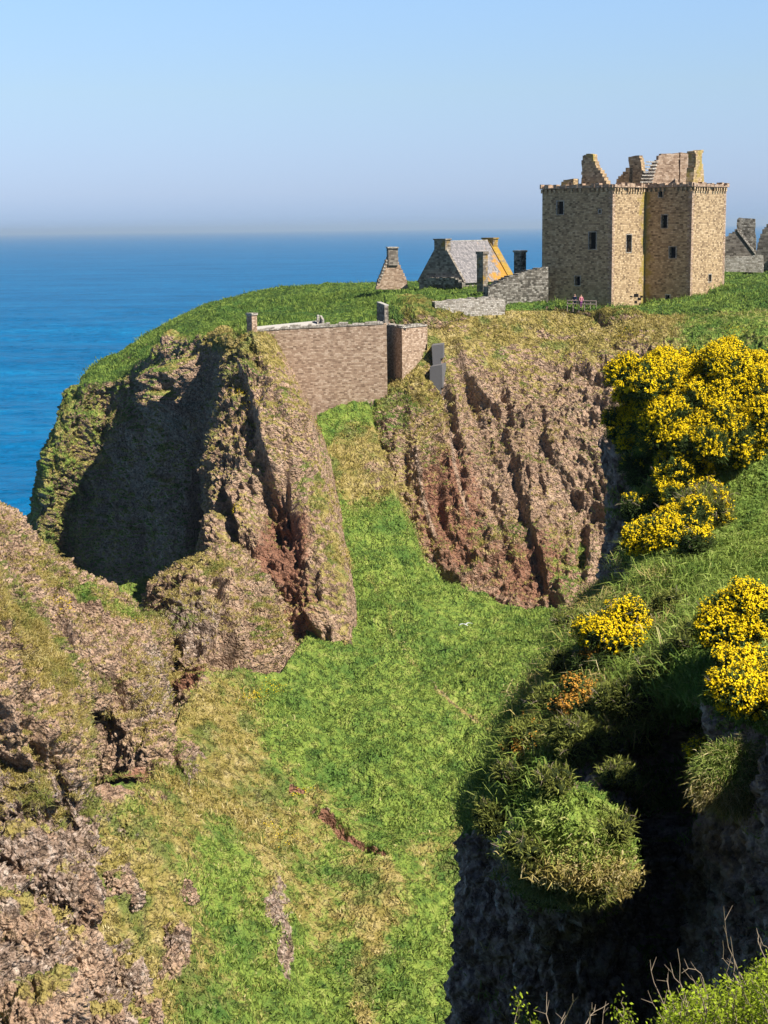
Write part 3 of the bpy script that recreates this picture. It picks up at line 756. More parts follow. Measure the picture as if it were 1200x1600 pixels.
# ================================================================== NEAR CLIFF WITH THE GORSE, ON THE RIGHT
NS = 0.58            # the near cliff stands at this share of the distances listed below
def near_cliff():
    # columns along the brow, from the outer corner of the promontory to the right edge; rows run from the back over the brow and down the face
    cols = [
     # outer back side
     [(962,700,104),(958,830,100),(930,960,90),(905,1010,92),(850,1120,86),(790,1230,82),(775,1330,80),(768,1450,78),(760,1560,77),(758,1700,76)],
     [(957,690,106),(955,800,98),(938,935,88),(874,1000,80),(818,1130,74),(745,1250,68),(735,1330,66.5),(733,1440,65),(726,1560,64),(722,1700,63)],
     [(985,690,100),(985,800,95),(975,920,83),(900,1000,76),(850,1130,70),(785,1240,65),(775,1330,63.5),(778,1440,62),(775,1560,61),(775,1700,60)],
     [(1010,700,97),(1015,800,91),(1010,910,79),(945,1000,72),(890,1120,67),(840,1220,62),(825,1320,56.5),(830,1430,58),(832,1560,58.5),(835,1700,58)],
     [(1045,700,94),(1060,800,87),(1060,900,76),(1000,1000,71),(940,1090,66),(900,1200,61.5),(895,1300,52.5),(900,1415,52.5),(900,1480,57),(905,1700,56)],
     [(1080,690,93),(1100,790,86),(1105,890,76),(1060,970,70.5),(985,1080,65),(955,1190,62),(962,1290,54.5),(965,1400,56.5),(965,1500,57.5),(970,1700,55)],
     [(1120,680,92),(1140,780,86),(1150,880,76.5),(1105,940,71),(1040,1060,64),(1020,1180,63),(1030,1280,62),(1040,1400,61),(1040,1500,59.5),(1040,1700,57)],
     [(1160,670,91),(1185,770,86),(1190,870,77),(1140,930,71),(1090,1050,60),(1075,1140,59),(1080,1280,56.5),(1090,1400,55.5),(1095,1500,54),(1100,1700,52)],
     [(1220,660,90),(1240,760,86),(1240,860,77),(1190,930,70),(1165,1030,56),(1150,1140,53.5),(1150,1280,51.5),(1160,1400,50.5),(1165,1500,49.5),(1170,1700,48)],
     [(1300,640,88),(1320,750,85),(1320,850,76),(1270,930,67),(1260,1030,52.5),(1250,1140,49.5),(1250,1280,47.5),(1250,1400,46),(1250,1500,45),(1250,1700,44)],
     [(1420,620,86),(1440,750,74),(1440,850,62),(1420,930,54),(1420,1030,49),(1420,1140,45),(1420,1280,43),(1420,1400,41.5),(1420,1500,40),(1420,1700,39)],
    ]
    nr = len(cols[0])
    W = lambda q, dx, dy, dz: ('w', *(np.array(P(q[0], q[1], q[2]*NS)) + np.array([dx, dy, dz])))
    rows = [[c[k] for c in cols] + [W(cols[-1][k], 11, 1, 0), W(cols[-1][k], 30, 2, 1.0)] for k in range(nr)]
    back = [('w', *(np.array(P(c[0][0], c[0][1], c[0][2]*NS))+np.array([1.0, 4, -7.0]))) for c in cols]
    e = np.array(back[-1][1:]); back += [('w', *(e + np.array([11, 1, 0]))), ('w', *(e + np.array([30, 2, 1])))]
    rows = [back] + rows
    def disp(G, N, px, py):
        face = facem(px, py)
        rk = rockdisp(G*2.0, N, 1.0, None, 420, big=0.35)/2.0*0.95
        soft = 0.22*fbm(G*0.4, 4, 9) + 0.08*fbm(G*2, 3, 19)
        d = face*rk + (1-face)*soft
        d += 1.0*ell(px, py, 890, 1330, 76, 70)*(1+0.9*fbm(G*0.8, 4, 3))                  # the grassy ledge bulges out
        d -= 1.9*ell(px, py, 1040, 1190, 45, 110)*face + 1.2*ell(px, py, 820, 1260, 25, 60)*face
        return G + N*d[..., None]
    def zone(G, N, px, py):
        Z = mkzone(px.shape)
        face = facem(px, py)
        veg = 1.05*(1-face) + face*(0.02 + 0.4*sst(0.5, 0.9, N[..., 2]))
        veg += 0.9*ell(px, py, 890, 1335, 84, 100)
        dry = 0.10 - 0.5*ell(px, py, 890, 1275, 80, 45) + 0.50*ell(px, py, 960, 960, 90, 40) + 0.45*ell(px, py, 900, 1100, 80, 100) + 0.35*ell(px, py, 890, 1370, 90, 50) + 0.3*ell(px, py, 1060, 960, 40, 70) + 0.3*face
        Z[..., 0] = veg; Z[..., 1] = dry; Z[..., 2] = 0.12 - 0.10*face
        return Z
    sheet('near_cliff', rows, 0.09, disp, zone, yscale=NS)
def facem(px, py):
    """bare rock of the near cliff"""
    brow = np.interp(px, [700, 745, 820, 870, 940, 1000, 1050, 1100, 1160, 1300], [1260, 1290, 1220, 1180, 1150, 1130, 1080, 1080, 1120, 1130])
    f = sst(-10, 35, py-brow)
    f = np.maximum(f, sst(1010, 985, px)*sst(935, 900, py))
    return np.clip(f, 0, 1)
near_cliff()

# the cliff top the photographer stands on
def stand_ground():
    xs = [-40, -18, -6, 0, 6, 14, 26, 44]; ys = [-30, -8, 0, 4, 9, 12, 15, 22, 34]
    zs = [59.5, 58.8, 58.1, 56.8, 54.6, 52.8, 47, 33, 16]
    rows = [[('w', x, y, z + 0.02*x) for x in xs] for y, z in zip(ys, zs)]
    def disp(G, N, px, py): return G + np.array([0, 0, 1.])*(0.08*fbm(G*0.6, 4, 3))[..., None]
    def zone(G, N, px, py):
        Z = mkzone(px.shape); Z[..., 0] = 1.0; Z[..., 1] = 0.3; return Z
    sheet('clifftop_ground', rows, 0.5, disp, zone, up=True)
stand_ground()

# ================================================================== BUILDING HELPERS
class MB:
    def __init__(s): s.v = []; s.f = []; s.uv = []
    def poly(s, pts, uvs=None):
        pts = [np.asarray(p, float) for p in pts]
        n = np.zeros(3)
        for k in range(len(pts)): n += np.cross(pts[k]-pts[0], pts[(k+1) % len(pts)]-pts[0])
        n /= np.linalg.norm(n)+1e-9
        i = len(s.v); s.v += pts; s.f.append(list(range(i, i+len(pts))))
        if uvs is None:
            if abs(n[2]) > 0.75: uvs = [(p[0], p[1]) for p in pts]
            else:
                t = np.array([-n[1], n[0], 0]); t /= np.linalg.norm(t)
                b = np.cross(n, t)
                uvs = [(p@t, p@b if abs(n[2]) > .2 else p[2]) for p in pts]
        s.uv.append(uvs)
    def box(s, o, a, b, c):
        """corner o and three edge vectors"""
        o, a, b, c = (np.asarray(x, float) for x in (o, a, b, c))
        if np.dot(np.cross(a, b), c) < 0: a, b = b, a
        s.poly([o, o+b, o+a+b, o+a]); s.poly([o+c, o+a+c, o+a+b+c, o+b+c])
        s.poly([o, o+a, o+a+c, o+c]); s.poly([o+b, o+b+c, o+a+b+c, o+a+b])
        s.poly([o, o+c, o+b+c, o+b]); s.poly([o+a, o+a+b, o+a+b+c, o+a+c])
    def prism(s, pts, th):
        """planar outline pts (front), thickness vector th pointing away from the viewer"""
        pts = [np.asarray(p, float) for p in pts]; th = np.asarray(th, float)
        n = np.zeros(3)
        for k in range(len(pts)): n += np.cross(pts[k]-pts[0], pts[(k+1) % len(pts)]-pts[0])
        if np.dot(n, th) > 0: pts = pts[::-1]
        s.poly(pts); s.poly([p+th for p in pts[::-1]])
        for k in range(len(pts)):
            a, b = pts[k], pts[(k+1) % len(pts)]
            s.poly([b, a, a+th, b+th])
    def build(s, name, mat, parent=None, stain=None):
        V = np.array(s.v)
        groups = {}
        for f, u in zip(s.f, s.uv): groups.setdefault(len(f), ([], []))[0].append(f); groups[len(f)][1].append(u)
        Fc = [np.array(g[0]) for g in groups.values()]
        uv = np.concatenate([np.array(g[1], float).reshape(-1, 2) for g in groups.values()])
        off = np.zeros(3)
        if parent is not None:
            q = parent
            while q is not None: off = off + np.array(q.matrix_basis.translation); q = q.parent
        V = V - off
        st = np.zeros(len(V)) if stain is None else stain(V+off)
        o = raw_mesh(name, V, Fc, mat, parent, uv=uv, attrs={'stain': st})
        return o

Z3 = np.array([0, 0, 1.])
def on_plane(p, d, px, py):
    """point of the upright plane through p along d, seen at (px, py)"""
    t = reach(p, d, px); q = p + d*t
    return q + Z3*rise(q, py)

def jag(pts, step=0.45, amp=0.13, rnd=None, keep=()):
    """break the straight edges of a ruined outline into stones: slopes go in steps"""
    r = rnd or random
    out = []
    n = len(pts)
    for k in range(n):
        a, b = pts[k], pts[(k+1) % n]; dv = b-a; L = np.linalg.norm(dv)
        out.append(a)
        if k in keep or amp == 0 or L < step*.8: continue
        hv = np.array([dv[0], dv[1], 0]); hl = np.linalg.norm(hv); zl = abs(dv[2])
        m = max(1, int(L/step)); ts = sorted(min(.97, max(.03, (j + r.uniform(-.3, .3))/m)) for j in range(1, m))
        if zl < .25*hl:
            lev = 0
            for t in ts:
                out.append(a+dv*t+Z3*lev); lev = r.uniform(-amp, amp); out.append(a+dv*min(t+.004, 1)+Z3*lev)
        elif hl < .25*zl:
            e = np.cross(Z3, np.array([.3, -.9, 0])) if hl < 1e-6 else hv/hl
            lev = 0
            for t in ts:
                out.append(a+dv*t+e*lev); lev = r.uniform(-amp, amp)*.8; out.append(a+dv*min(t+.004, 1)+e*lev)
        else:
            p = 0.0
            for t in ts + [1.0]:
                if dv[2] < 0: out.append(a + hv*t + Z3*dv[2]*p)
                else: out.append(a + hv*p + Z3*dv[2]*t)
                if t < 1: out.append(a+dv*t)
                p = t
    return out

def ruin(mb, p, d, outline, th, step=0.45, amp=0.13, keep=()):
    pts = [on_plane(p, d, x, y) for x, y in outline]
    nrm = np.cross(d, Z3); 
    if np.dot(nrm, p-CAM) < 0: nrm = -nrm
    mb.prism(jag(pts, step, amp, keep=keep), nrm/np.linalg.norm(nrm)*th)

def opening(root, p, d, rect, depth=0.55, surround=0.13, mat_s=None, name='window'):
    """a window: dark recess, with dressed stones round it; rect in photo pixels; returns (u0,u1,z0,z1) on the wall"""
    x0, y0, x1, y1 = rect
    a = reach(p, d, x0); b = reach(p, d, x1)
    if a > b: a, b = b, a
    q = p + d*((a+b)/2)
    z1 = rise(q, y0); z0 = rise(q, y1)
    n = np.cross(d, Z3)
    if np.dot(n, p-CAM) > 0: n = -n            # outward, to the viewer
    n /= np.linalg.norm(n)
    A = p + d*a + Z3*z0; D = d*(b-a); H = Z3*(z1-z0)
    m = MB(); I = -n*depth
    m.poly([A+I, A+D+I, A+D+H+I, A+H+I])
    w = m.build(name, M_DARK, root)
    f = MB(); s = surround; o = n*0.035
    f.box(A-d*s+H+I*0.3, D+2*d*s, Z3*s, n*(depth*.3)+o)
    f.box(A-d*s*0.8-Z3*s*.7+I*0.3, D+1.6*d*s, Z3*s*.7, n*(depth*.3)+o)
    f.box(A-d*s*.9+I*0.3, d*s*.9, H, n*(depth*.3)+o)
    f.box(A+D+I*0.3, d*s*.9, H, n*(depth*.3)+o)
    f.build('frame', mat_s or M_PALE, w)
    return (a, b, z0, z1)

def wall_face(m, p, d, L, z0, z1, holes=(), depth=0.55, n=None):
    """an upright wall face with real openings and their reveals"""
    us = sorted({0, L, *[h[0] for h in holes], *[h[1] for h in holes]})
    zs = sorted({z0, z1, *[h[2] for h in holes], *[h[3] for h in holes]})
    def pt(u, z, i=0.0): return p + d*u + Z3*z - n*i
    for i in range(len(us)-1):
        for j in range(len(zs)-1):
            cu, cz = (us[i]+us[i+1])/2, (zs[j]+zs[j+1])/2
            if any(h[0] < cu < h[1] and h[2] < cz < h[3] for h in holes): continue
            q = [pt(us[i], zs[j]), pt(us[i+1], zs[j]), pt(us[i+1], zs[j+1]), pt(us[i], zs[j+1])]
            uv = [(us[i], zs[j]), (us[i+1], zs[j]), (us[i+1], zs[j+1]), (us[i], zs[j+1])]
            if np.dot(np.cross(q[1]-q[0], q[2]-q[0]), n) < 0: q = q[::-1]; uv = uv[::-1]
            m.poly(q, uv)
    for (a, b, c, e) in holes:
        for q in ([pt(a, c), pt(a, e), pt(a, e, depth), pt(a, c, depth)], [pt(b, c), pt(b, c, depth), pt(b, e, depth), pt(b, e)],
                  [pt(a, e), pt(b, e), pt(b, e, depth), pt(a, e, depth)], [pt(a, c), pt(a, c, depth), pt(b, c, depth), pt(b, c)]):
            m.poly(q)

# ================================================================== THE TOWER HOUSE
def tower():
    t = math.radians(40)
    u = np.array([-math.cos(t), math.sin(t), 0]); v = np.array([math.sin(t), math.cos(t), 0])
    nA = np.array([-math.sin(t), -math.cos(t), 0]); nB = np.array([math.cos(t), -math.sin(t), 0])
    K1 = P(955, 486, 205.0)
    L1 = reach(K1 + Z3*9, u, 847); b = reach(K1 + Z3*9, v, 1008)
    K2 = K1 + v*b; L3 = reach(K2 + Z3*9, -u, 1080); K3 = K2 - u*L3
    L4 = reach(K3 + Z3*9, v, 1133); K0 = K1 + u*L1; K4 = K3 + v*L4; vm = b + L4
    K6 = K0 + v*vm
    H = rise(K1, 291)
    unit_ = lambda q: q/np.linalg.norm(q)
    root = empty('tower_house', K1)
    tag(root, 'tall roofless stone tower house with broken gables standing on the cliff edge', 'castle tower')
    holes = {'A': [], 'B': [], 'C': [], 'D': []}
    for r in ((869, 315, 879, 335), (919, 363, 930, 389), (898, 432, 906, 446), (934, 328, 937, 333)): holes['A'].append(opening(root, K1, u, r))
    holes['B'].append(opening(root, K1, v, (977, 367, 985, 394)))
    for r in ((1026, 298, 1032, 308), (1031, 336, 1040, 356), (1044, 386, 1054, 403), (1040, 461, 1046, 475)): holes['C'].append(opening(root, K3, u, r))
    holes['D'].append(opening(root, K3, v, (1106, 429, 1110, 440)))
    m = MB(); z0 = -5.0
    wall_face(m, K1, u, L1, z0, H, holes['A'], n=nA)
    wall_face(m, K1, v, b, z0, H, holes['B'], n=nB)
    wall_face(m, K3, u, L3, z0, H, holes['C'], n=nA)
    wall_face(m, K3, v, L4, z0, H, holes['D'], n=nB)
    wall_face(m, K4, u, L1+L3, z0, H, n=-nA)
    wall_face(m, K0, v, vm, z0, H, n=-nB)
    m.poly([K1+Z3*(H-.6), K2+Z3*(H-.6), K3+Z3*(H-.6), K4+Z3*(H-.6), K6+Z3*(H-.6), K0+Z3*(H-.6)])
    def stain(V):
        X, Y = proj(V); return np.exp(-((X-1012)/12)**2)*0.9 + np.exp(-((X-1090)/18)**2)*np.exp(-((Y-330)/70)**2)*0.8
    m.build('wall', M_TOWER, root, stain)
    for c in (K1, K3, K4):
        qn = MB(); rq = random.Random(9); zz = -3.0; fl = 0
        while zz < H-.6:
            hh = rq.uniform(.26, .40); la, lb = ((.62, .34), (.34, .62))[fl]; fl = 1-fl
            uu, vv = (u, v) if c is not K4 else (u, -v)
            qn.box(c + (nA*.025 if c is not K4 else nA*-.0) + nB*.025 + Z3*zz, uu*la - nB*.0, vv*lb - nA*.0, Z3*(hh-.02)); zz += hh
        qn.build('quoins', M_CURT, root)
    # worn parapet on its corbel course
    r = random.Random(4)
    par = MB(); cor = MB()
    for (p, d, L, n, jl) in ((K1, u, L1, nA, .1), (K1, v, b, nB, .1), (K3, u, L3, nA, .1), (K3, v, L4, nB, .1), (K4, u, L1+L3, -nA, .1), (K0, v, vm, -nB, .1)):
        k = -0.12
        while k < L+0.1:
            w = r.uniform(0.35, 0.8); h = r.uniform(0.28, 0.62)
            if r.random() < 0.10: h *= 0.4
            par.box(p + d*k + Z3*(H-0.12) - n*0.45, d*min(w-.02, L+.15-k), Z3*h, n*(0.45+r.uniform(.30, .40)))
            k += w
        k = 0.05
        while k < L-0.15:
            if r.random() > 0.08:
                if n is nA or n is nB:
                    cor = MB(); cor.box(p + d*k + Z3*(H-0.66) - n*0.02, d*0.30, Z3*r.uniform(.44, .52), n*r.uniform(.24, .34)); cor.build('corbel', M_TOWER, root)
            k += 0.66
    par.build('parapet', M_CURT, root)
    # little cap left on the parapet walk
    m = MB(); base = K1 + u*L1*.5 + v*0.5 + Z3*(H-.2)
    ruin(m, base, u, [(876, 292), (877, 286), (884, 281), (890, 280), (896, 279), (897, 292)], 1.2, .3, .06); m.build('turret_stub', M_TOWER, root, lambda V: 0*V[:, 0]+.6)
    m = MB(); base = K1 + v*1.6 + Z3*(H-.5)
    ruin(m, base, u, [(906, 296), (908, 285), (909, 262), (908, 256), (912, 243), (920, 240), (926, 241), (927, 252), (931, 262), (938, 271), (944, 282), (950, 292), (951, 296)], 1.0, .4, .10, keep=(12,))
    m.build('gable', M_TOWER, root, lambda V: np.exp(-(((proj(V)[0]-922)/9)**2))*(proj(V)[1] < 262)*1.0)
    # second gable with a slot of sky in it
    base = K1 + v*(b+.5) + Z3*(H-.5)
    m = MB()
    ruin(m, base, u, [(962, 294), (963, 282), (970, 275), (977, 268), (980, 262), (983, 262), (983, 288), (962, 294)][:-1], .9, .4, .08)
    ruin(m, base, u, [(988, 288), (988, 262), (983, 262), (981, 250), (984, 245), (992, 243), (998, 247), (1001, 257), (1003, 270), (1006, 290)], .9, .4, .08, keep=(0, 1))
    ruin(m, base, u, [(975, 294), (983, 288), (988, 288), (1006, 290), (1006, 296)], .9, .4, .0)
    m.build('gable', M_TOWER, root)
    # the stair flight and the big inner wall
    base = K2 + v*.5 - u*.2 + Z3*(H-.5); ww = unit_(-u*L3 + v*(L4-1.2))
    m = MB()
    ruin(m, base, ww, [(1008, 296), (1010, 282), (1016, 270), (1021, 258), (1028, 250), (1032, 243), (1040, 240), (1056, 239), (1060, 241), (1060, 296)], .9, .4, .10, keep=(9,))
    ruin(m, base + ww*0.02, ww, [(1062, 296), (1062, 238), (1070, 239), (1078, 242), (1084, 244), (1084, 296)], .9, .4, .07, keep=(5,))
    m.build('inner_wall', M_CURT, root)
    m = MB()
    for k in range(8):
        q0 = on_plane(base, ww, 1001 + k*1.4, 289 - k*5.2); q1 = on_plane(base, ww, 1019 + k*1.2, 289 - k*5.2)
        m.box(q0 - Z3*.12 + nA*.35, q1-q0, Z3*.17, -nA*.9)
    m.build('stair', M_PALE, root)
    m = MB(); base = K3 + v*2.2 + u*.3 + Z3*(H-.5)
    ruin(m, base, v, [(1082, 296), (1084, 268), (1086, 262), (1086, 240), (1084, 239), (1084, 236), (1098, 234), (1098, 238), (1096, 240), (1096, 256), (1099, 270), (1101, 296)], 1.1, .5, .04)
    m.build('chimney', M_TOWER, root, lambda V: 0*V[:, 0]+.62)
    # robbed stones low on the lit corner
    for (x, y, w, h) in ((990, 459, 7, 5), (996, 465, 5, 4), (991, 470, 4, 4), (1000, 462, 4, 3), (998, 474, 5, 4), (984, 462, 3, 2)):
        q = on_plane(K1, v, x, y); q2 = on_plane(K1, v, x+w, y)
        m = MB(); m.box(q + nB*0.03 - Z3*h*.083, q2-q, Z3*h*.083, -nB*.1); m.build('wall_hole', M_DARK, root)
    return K1, K3, u, v, nA, nB, H
TW = tower()

# ================================================================== SLATED HOUSE
def house():
    t = math.radians(40)
    u = np.array([-math.cos(t), math.sin(t), 0]); v = np.array([math.sin(t), math.cos(t), 0])
    nA = np.array([-math.sin(t), -math.cos(t), 0]); nB = np.array([math.cos(t), -math.sin(t), 0])
    E = P(722, 441, 236.0)                            # near eave corner
    W = reach(E, u, 655); L = reach(E, v, 803)
    Hr = rise(E + u*W/2, 379)
    root = empty('slate_roofed_house', E)
    tag(root, 'stone house with grey slate roof, gable chimneys and orange lichen behind the headland rise', 'house')
    m = MB()
    g = [E-Z3*3, E, E+u*W/2+Z3*Hr, E+u*W, E+u*W-Z3*3]
    m.poly(g); m.poly([p+v*L for p in g[::-1]])
    m.poly([E-Z3*3, E, E+v*L, E+v*L-Z3*3][::-1]); m.poly([E+u*W-Z3*3, E+u*W, E+u*W+v*L, E+u*W+v*L-Z3*3])
    m.build('wall', M_HOUSE, root)
    R = MB(); up = Z3*0.10
    rz = E+u*W/2+Z3*(Hr+.02)
    sl = rz-E; sn = np.cross(v, sl); sn /= np.linalg.norm(sn); sn = sn*np.sign(sn[2])
    R.box(E - sl*0.04 + v*.45, sl*1.04, v*(L-.9), sn*.16)
    sl2 = rz-(E+u*W); sn2 = np.cross(v, sl2); sn2 /= np.linalg.norm(sn2); sn2 = sn2*np.sign(sn2[2])
    R.box(E+u*W - sl2*0.04 + v*.45, sl2*1.04, v*(L-.9), sn2*.16)
    rf = R.build('roof', M_SLATE, root, lambda V: 1.5*np.exp(-((proj(V)[0]-792)/22)**2))
    for k in (0, L-.5):
        ex = .5 if k < 1 else 1.5; k = k if k < 1 else k-1.0
        K = MB(); K.box(E - sl*.03 + v*k, sl*1.02, v*ex, sn*.34); K.box(E+u*W - sl2*.03 + v*k, sl2*1.02, v*.5, sn2*.34)
        K.build('gable_coping', M_HOUSE, root, lambda V, q=k: 0*V[:, 0] + .8*(q > 1))
    K = MB(); K.box(rz + v*.5 - u*.12 + Z3*.1, v*(L-1), u*.24, Z3*.14); K.build('ridge', M_PALE, root)
    for k, lich in ((-.1, .7), (L-1.3, 1.2)):
        c = MB(); c.box(rz + v*k + u*1.05 - Z3*1.2, -u*2.1, v*1.3, Z3*(1.2+.35)); c.box(rz+v*(k-.12)+u*1.17+Z3*.35, -u*2.34, v*1.54, Z3*.2)
        c.build('chimney', M_HOUSE, root, lambda V, l=lich: 0*V[:, 0]+l*.6)
    # small lean wall heads before the eave
    w = MB(); ruin(w, E - nA*(-.8), u, [(662, 446), (664, 436), (676, 434), (700, 433), (712, 437), (722, 446)], .8, .5, .15)
    w.build('low_wall', M_GREYR, root)
house()

def stack(px0, px1, pyt, pyb, Y, label, mat=M_HOUSE, lich=0.2, cap=True, ang=40, name='chimney_stack', cat='chimney'):
    """a free standing square chimney or pillar"""
    t = math.radians(ang)
    u = np.array([-math.cos(t), math.sin(t), 0]); v = np.array([math.sin(t), math.cos(t), 0])
    c = P((px0+px1)/2, pyb, Y)
    root = empty(name, c)
    wid = (px1-px0)*Y/F/(math.cos(t)+math.sin(t))
    h = rise(c, pyt)
    m = MB(); o = c - (u+v)*wid/2
    m.box(o-Z3*2, u*wid, v*wid, Z3*(2+h*(.90 if cap else 1)))
    m.build('shaft', mat, root, lambda V: 0*V[:, 0]+lich)
    if cap:
        m = MB(); k = wid*.10
        m.box(o-(u+v)*k+Z3*h*.90, u*(wid+2*k), v*(wid+2*k), Z3*h*.10)
        m.build('cap', M_PALE if mat is not M_HOUSE else M_HOUSE, root)
    return tag(root, label, cat)
stack(745, 762, 393, 437, 226.0, 'slim dark stone chimney standing in front of the slate roof', lich=.5)
stack(803, 822, 391, 424, 222.0, 'stone chimney standing alone above the dry stone wall beside the tower', mat=M_GREYR)
stack(386, 402, 489, 521, 188.5, 'square stone pillar with flat cap at the left end of the curtain wall', mat=M_CURT, name='stone_pillar', cat='pillar')
def end_pillar():
    c = P(589, 508, 197.0); root = empty('wall_stub', c)
    d = np.array([.30, -.95, 0]); d /= np.linalg.norm(d)
    m = MB(); m.prism([c-Z3*1.5, c+Z3*rise(c, 473), c+d*3.2+Z3*rise(c+d*3.2, 478), c+d*3.2-Z3*1.5], np.array([.95, .30, 0])*.5)
    m.build('masonry', M_HOUSE, root); m = MB()
    m.box(c+Z3*rise(c, 473), d*3.2-Z3*.25, np.array([.52, .16, 0]), Z3*.12); m.build('coping', M_LEAD, root)
    tag(root, 'dark upright end of a wall beside the green turf above the curtain wall', 'wall end')
end_pillar()

# gable with a chimney, alone on the turf
def lone_gable():
    c = P(614, 446, 243.0); root = empty('gable_ruin', c)
    d = np.array([1, .18, 0]); d /= np.linalg.norm(d)
    m = MB(); ruin(m, c, d, [(588, 452), (591, 441), (597, 427), (603, 412), (607, 402), (621, 402), (624, 414), (630, 427), (636, 440), (638, 452)], 1.0, .45, .07)
    m.build('gable', M_CURT, root)
    a = on_plane(c, d, 607, 404); b = on_plane(c, d, 622, 404); h = rise(a, 388)
    m = MB(); nn = np.array([d[1], -d[0], 0])
    m.box(a+nn*.25-Z3*1, b-a, -nn*1.5, Z3*(1+h)); m.build('chimney', M_HOUSE, root)
    m = MB(); m.box(a+nn*.4+Z3*h-(b-a)*.08, (b-a)*1.16, -nn*1.8, Z3*.22); m.build('cap', M_PALE, root)
    m = MB()
    for k in range(9):
        p = on_plane(c, d, 591+k*1.85, 441-k*4.6); m.box(p+nn*.1, d*.34, -nn*1.25, Z3*.26)
    m.build('crow_step', M_PALE, root)
    tag(root, 'pointed pale stone gable with a chimney on top, leftmost building on the turf', 'ruined gable')
lone_gable()

# walls
def simple_wall(name, label, cat, Y0, px0, Y1, px1, outline, th, mat, step=.4, amp=.12, keep=(), cap=None):
    a = P(px0, 500, Y0); b = P(px1, 500, Y1); d = b-a; d[2] = 0; d /= np.linalg.norm(d)
    root = empty(name, on_plane(a, d, outline[0][0], max(o[1] for o in outline)))
    m = MB(); ruin(m, a, d, outline, th, step, amp, keep); m.build('masonry', mat, root)
    if cap:
        c = MB(); n = np.array([d[1], -d[0], 0]); n = n*(-1 if n[1] > 0 else 1); r = random.Random(len(label))
        for (xa, ya), (xb, yb) in zip(cap[:-1], cap[1:]):
            p = on_plane(a, d, xa, ya); q = on_plane(a, d, xb, yb); L = np.linalg.norm(q-p); e = (q-p)/L; k = 0
            while k < L-.05:
                w = min(r.uniform(.3, .8), L-k); c.box(p+e*k+n*.06-Z3*.04, e*(w-.03), -n*(th+.1), Z3*r.uniform(.06, .48)); k += w
        c.build('coping', M_PALE, root)
    return tag(root, label, cat)
simple_wall('curtain_wall', 'high tan stone curtain wall closing the gap above the green gully', 'wall', 188.9, 398, 188.9, 604,
            [(396, 600), (396, 518), (440, 514), (500, 511), (560, 508), (604, 506), (604, 640), (560, 670), (490, 680)], 1.6, M_CURT, .5, .05, keep=(0, 5, 6, 7, 8),
            cap=[(398, 518), (440, 514), (500, 511), (560, 508), (600, 506)])
def bastion():
    a = P(601, 512, 194.6); k = P(628, 513, 189.4); b = P(667, 515, 193.2)
    root = empty('corner_bastion', np.array([k[0], k[1], k[2]-8]))
    m = MB(); dn = Z3*11
    back = P(668, 515, 196.0); bl = P(606, 512, 196.0)
    tops = [a, k, b, back, bl]
    for p in tops: p[2] = k[2]
    m.poly([a-dn, k-dn, k, a]); m.poly(jag([k, k-dn, b-dn*.2-Z3*.0+0*b, b+Z3*.25], .5, .06, keep=(0,)))
    m.poly([b-dn, back-dn, back, b]); m.poly([bl-dn, a-dn, a, bl]); m.poly([a, k, b, back, bl])
    m.build('masonry', M_CURT, root)
    c = MB(); r = random.Random(3)
    for p, q in ((a, k), (k, b)):
        L = np.linalg.norm(q-p); e = (q-p)/L; n = np.array([e[1], -e[0], 0]); s = 0
        while s < L-.05:
            w = min(r.uniform(.3, .7), L-s); c.box(p+e*s+n*.06, e*(w-.03), -n*.8, Z3*r.uniform(.15, .4)); s += w
    c.build('coping', M_PALE, root)
    tag(root, 'projecting stone corner with one dark shaded side at the right end of the curtain wall', 'bastion')
bastion()
def lean_roof():
    a = P(401, 513, 190.9); b = P(503, 503, 192.5); root = empty('lean_to_roof', a)
    d = b-a; n = np.array([d[1], -d[0], 0]); n /= np.linalg.norm(n)
    m = MB(); m.box(a-Z3*.9+n*.5, d, -n*2.2+Z3*.75, Z3*.25); m.build('roof', M_LEAD, root)
    m = MB(); m.box(b-Z3*.8+n*.3, d*.03, -n*1.8+Z3*.4, Z3*1.1); m.box(b-d*.06-Z3*.3-n*.6, d*.035, -n*.5, Z3*1.15); m.build('gable_coping', M_PALE, root)
    m = MB(); m.box(a-Z3*2.4+n*.2, d, -n*1.7, Z3*1.5); m.build('wall', M_CURT, root)
    tag(root, 'low pale roof edge running just behind the top of the curtain wall', 'roof')
lean_roof()
simple_wall('dry_stone_wall', 'grey dry stone wall climbing to the left foot of the tower', 'wall', 205.5, 762, 209.5, 858,
            [(762, 496), (763, 450), (775, 444), (790, 436), (800, 431), (815, 427), (830, 422), (856, 417), (857, 496), (800, 498)], 1.3, M_GREYR, .4, .12, keep=(0, 7, 8, 9))
simple_wall('rubble_wall', 'low broken wall of pale stones on the turf between house and tower', 'wall', 200.2, 680, 202.5, 788,
            [(679, 512), (680, 472), (700, 470), (725, 467), (750, 466), (775, 465), (789, 468), (789, 500), (745, 508), (720, 512)], 1.8, M_PALE, .35, .12, keep=(0, 7, 8, 9))
simple_wall('retaining_wall', 'dark grey smooth retaining wall set into the rock below the bastion', 'retaining wall', 189.8, 655, 189.2, 692,
            [(665, 616), (655, 606), (657, 598), (671, 597), (671, 573), (690, 570), (691, 606), (688, 616)], 3.0, M_GREY, 1.0, .03)
simple_wall('retaining_wall', 'small upper grey retaining wall patch above the larger one in the rock', 'retaining wall', 191.6, 668, 191.4, 695,
            [(676, 572), (674, 540), (692, 538), (692, 560), (688, 572)], 3.0, M_GREY, 1.0, .03)
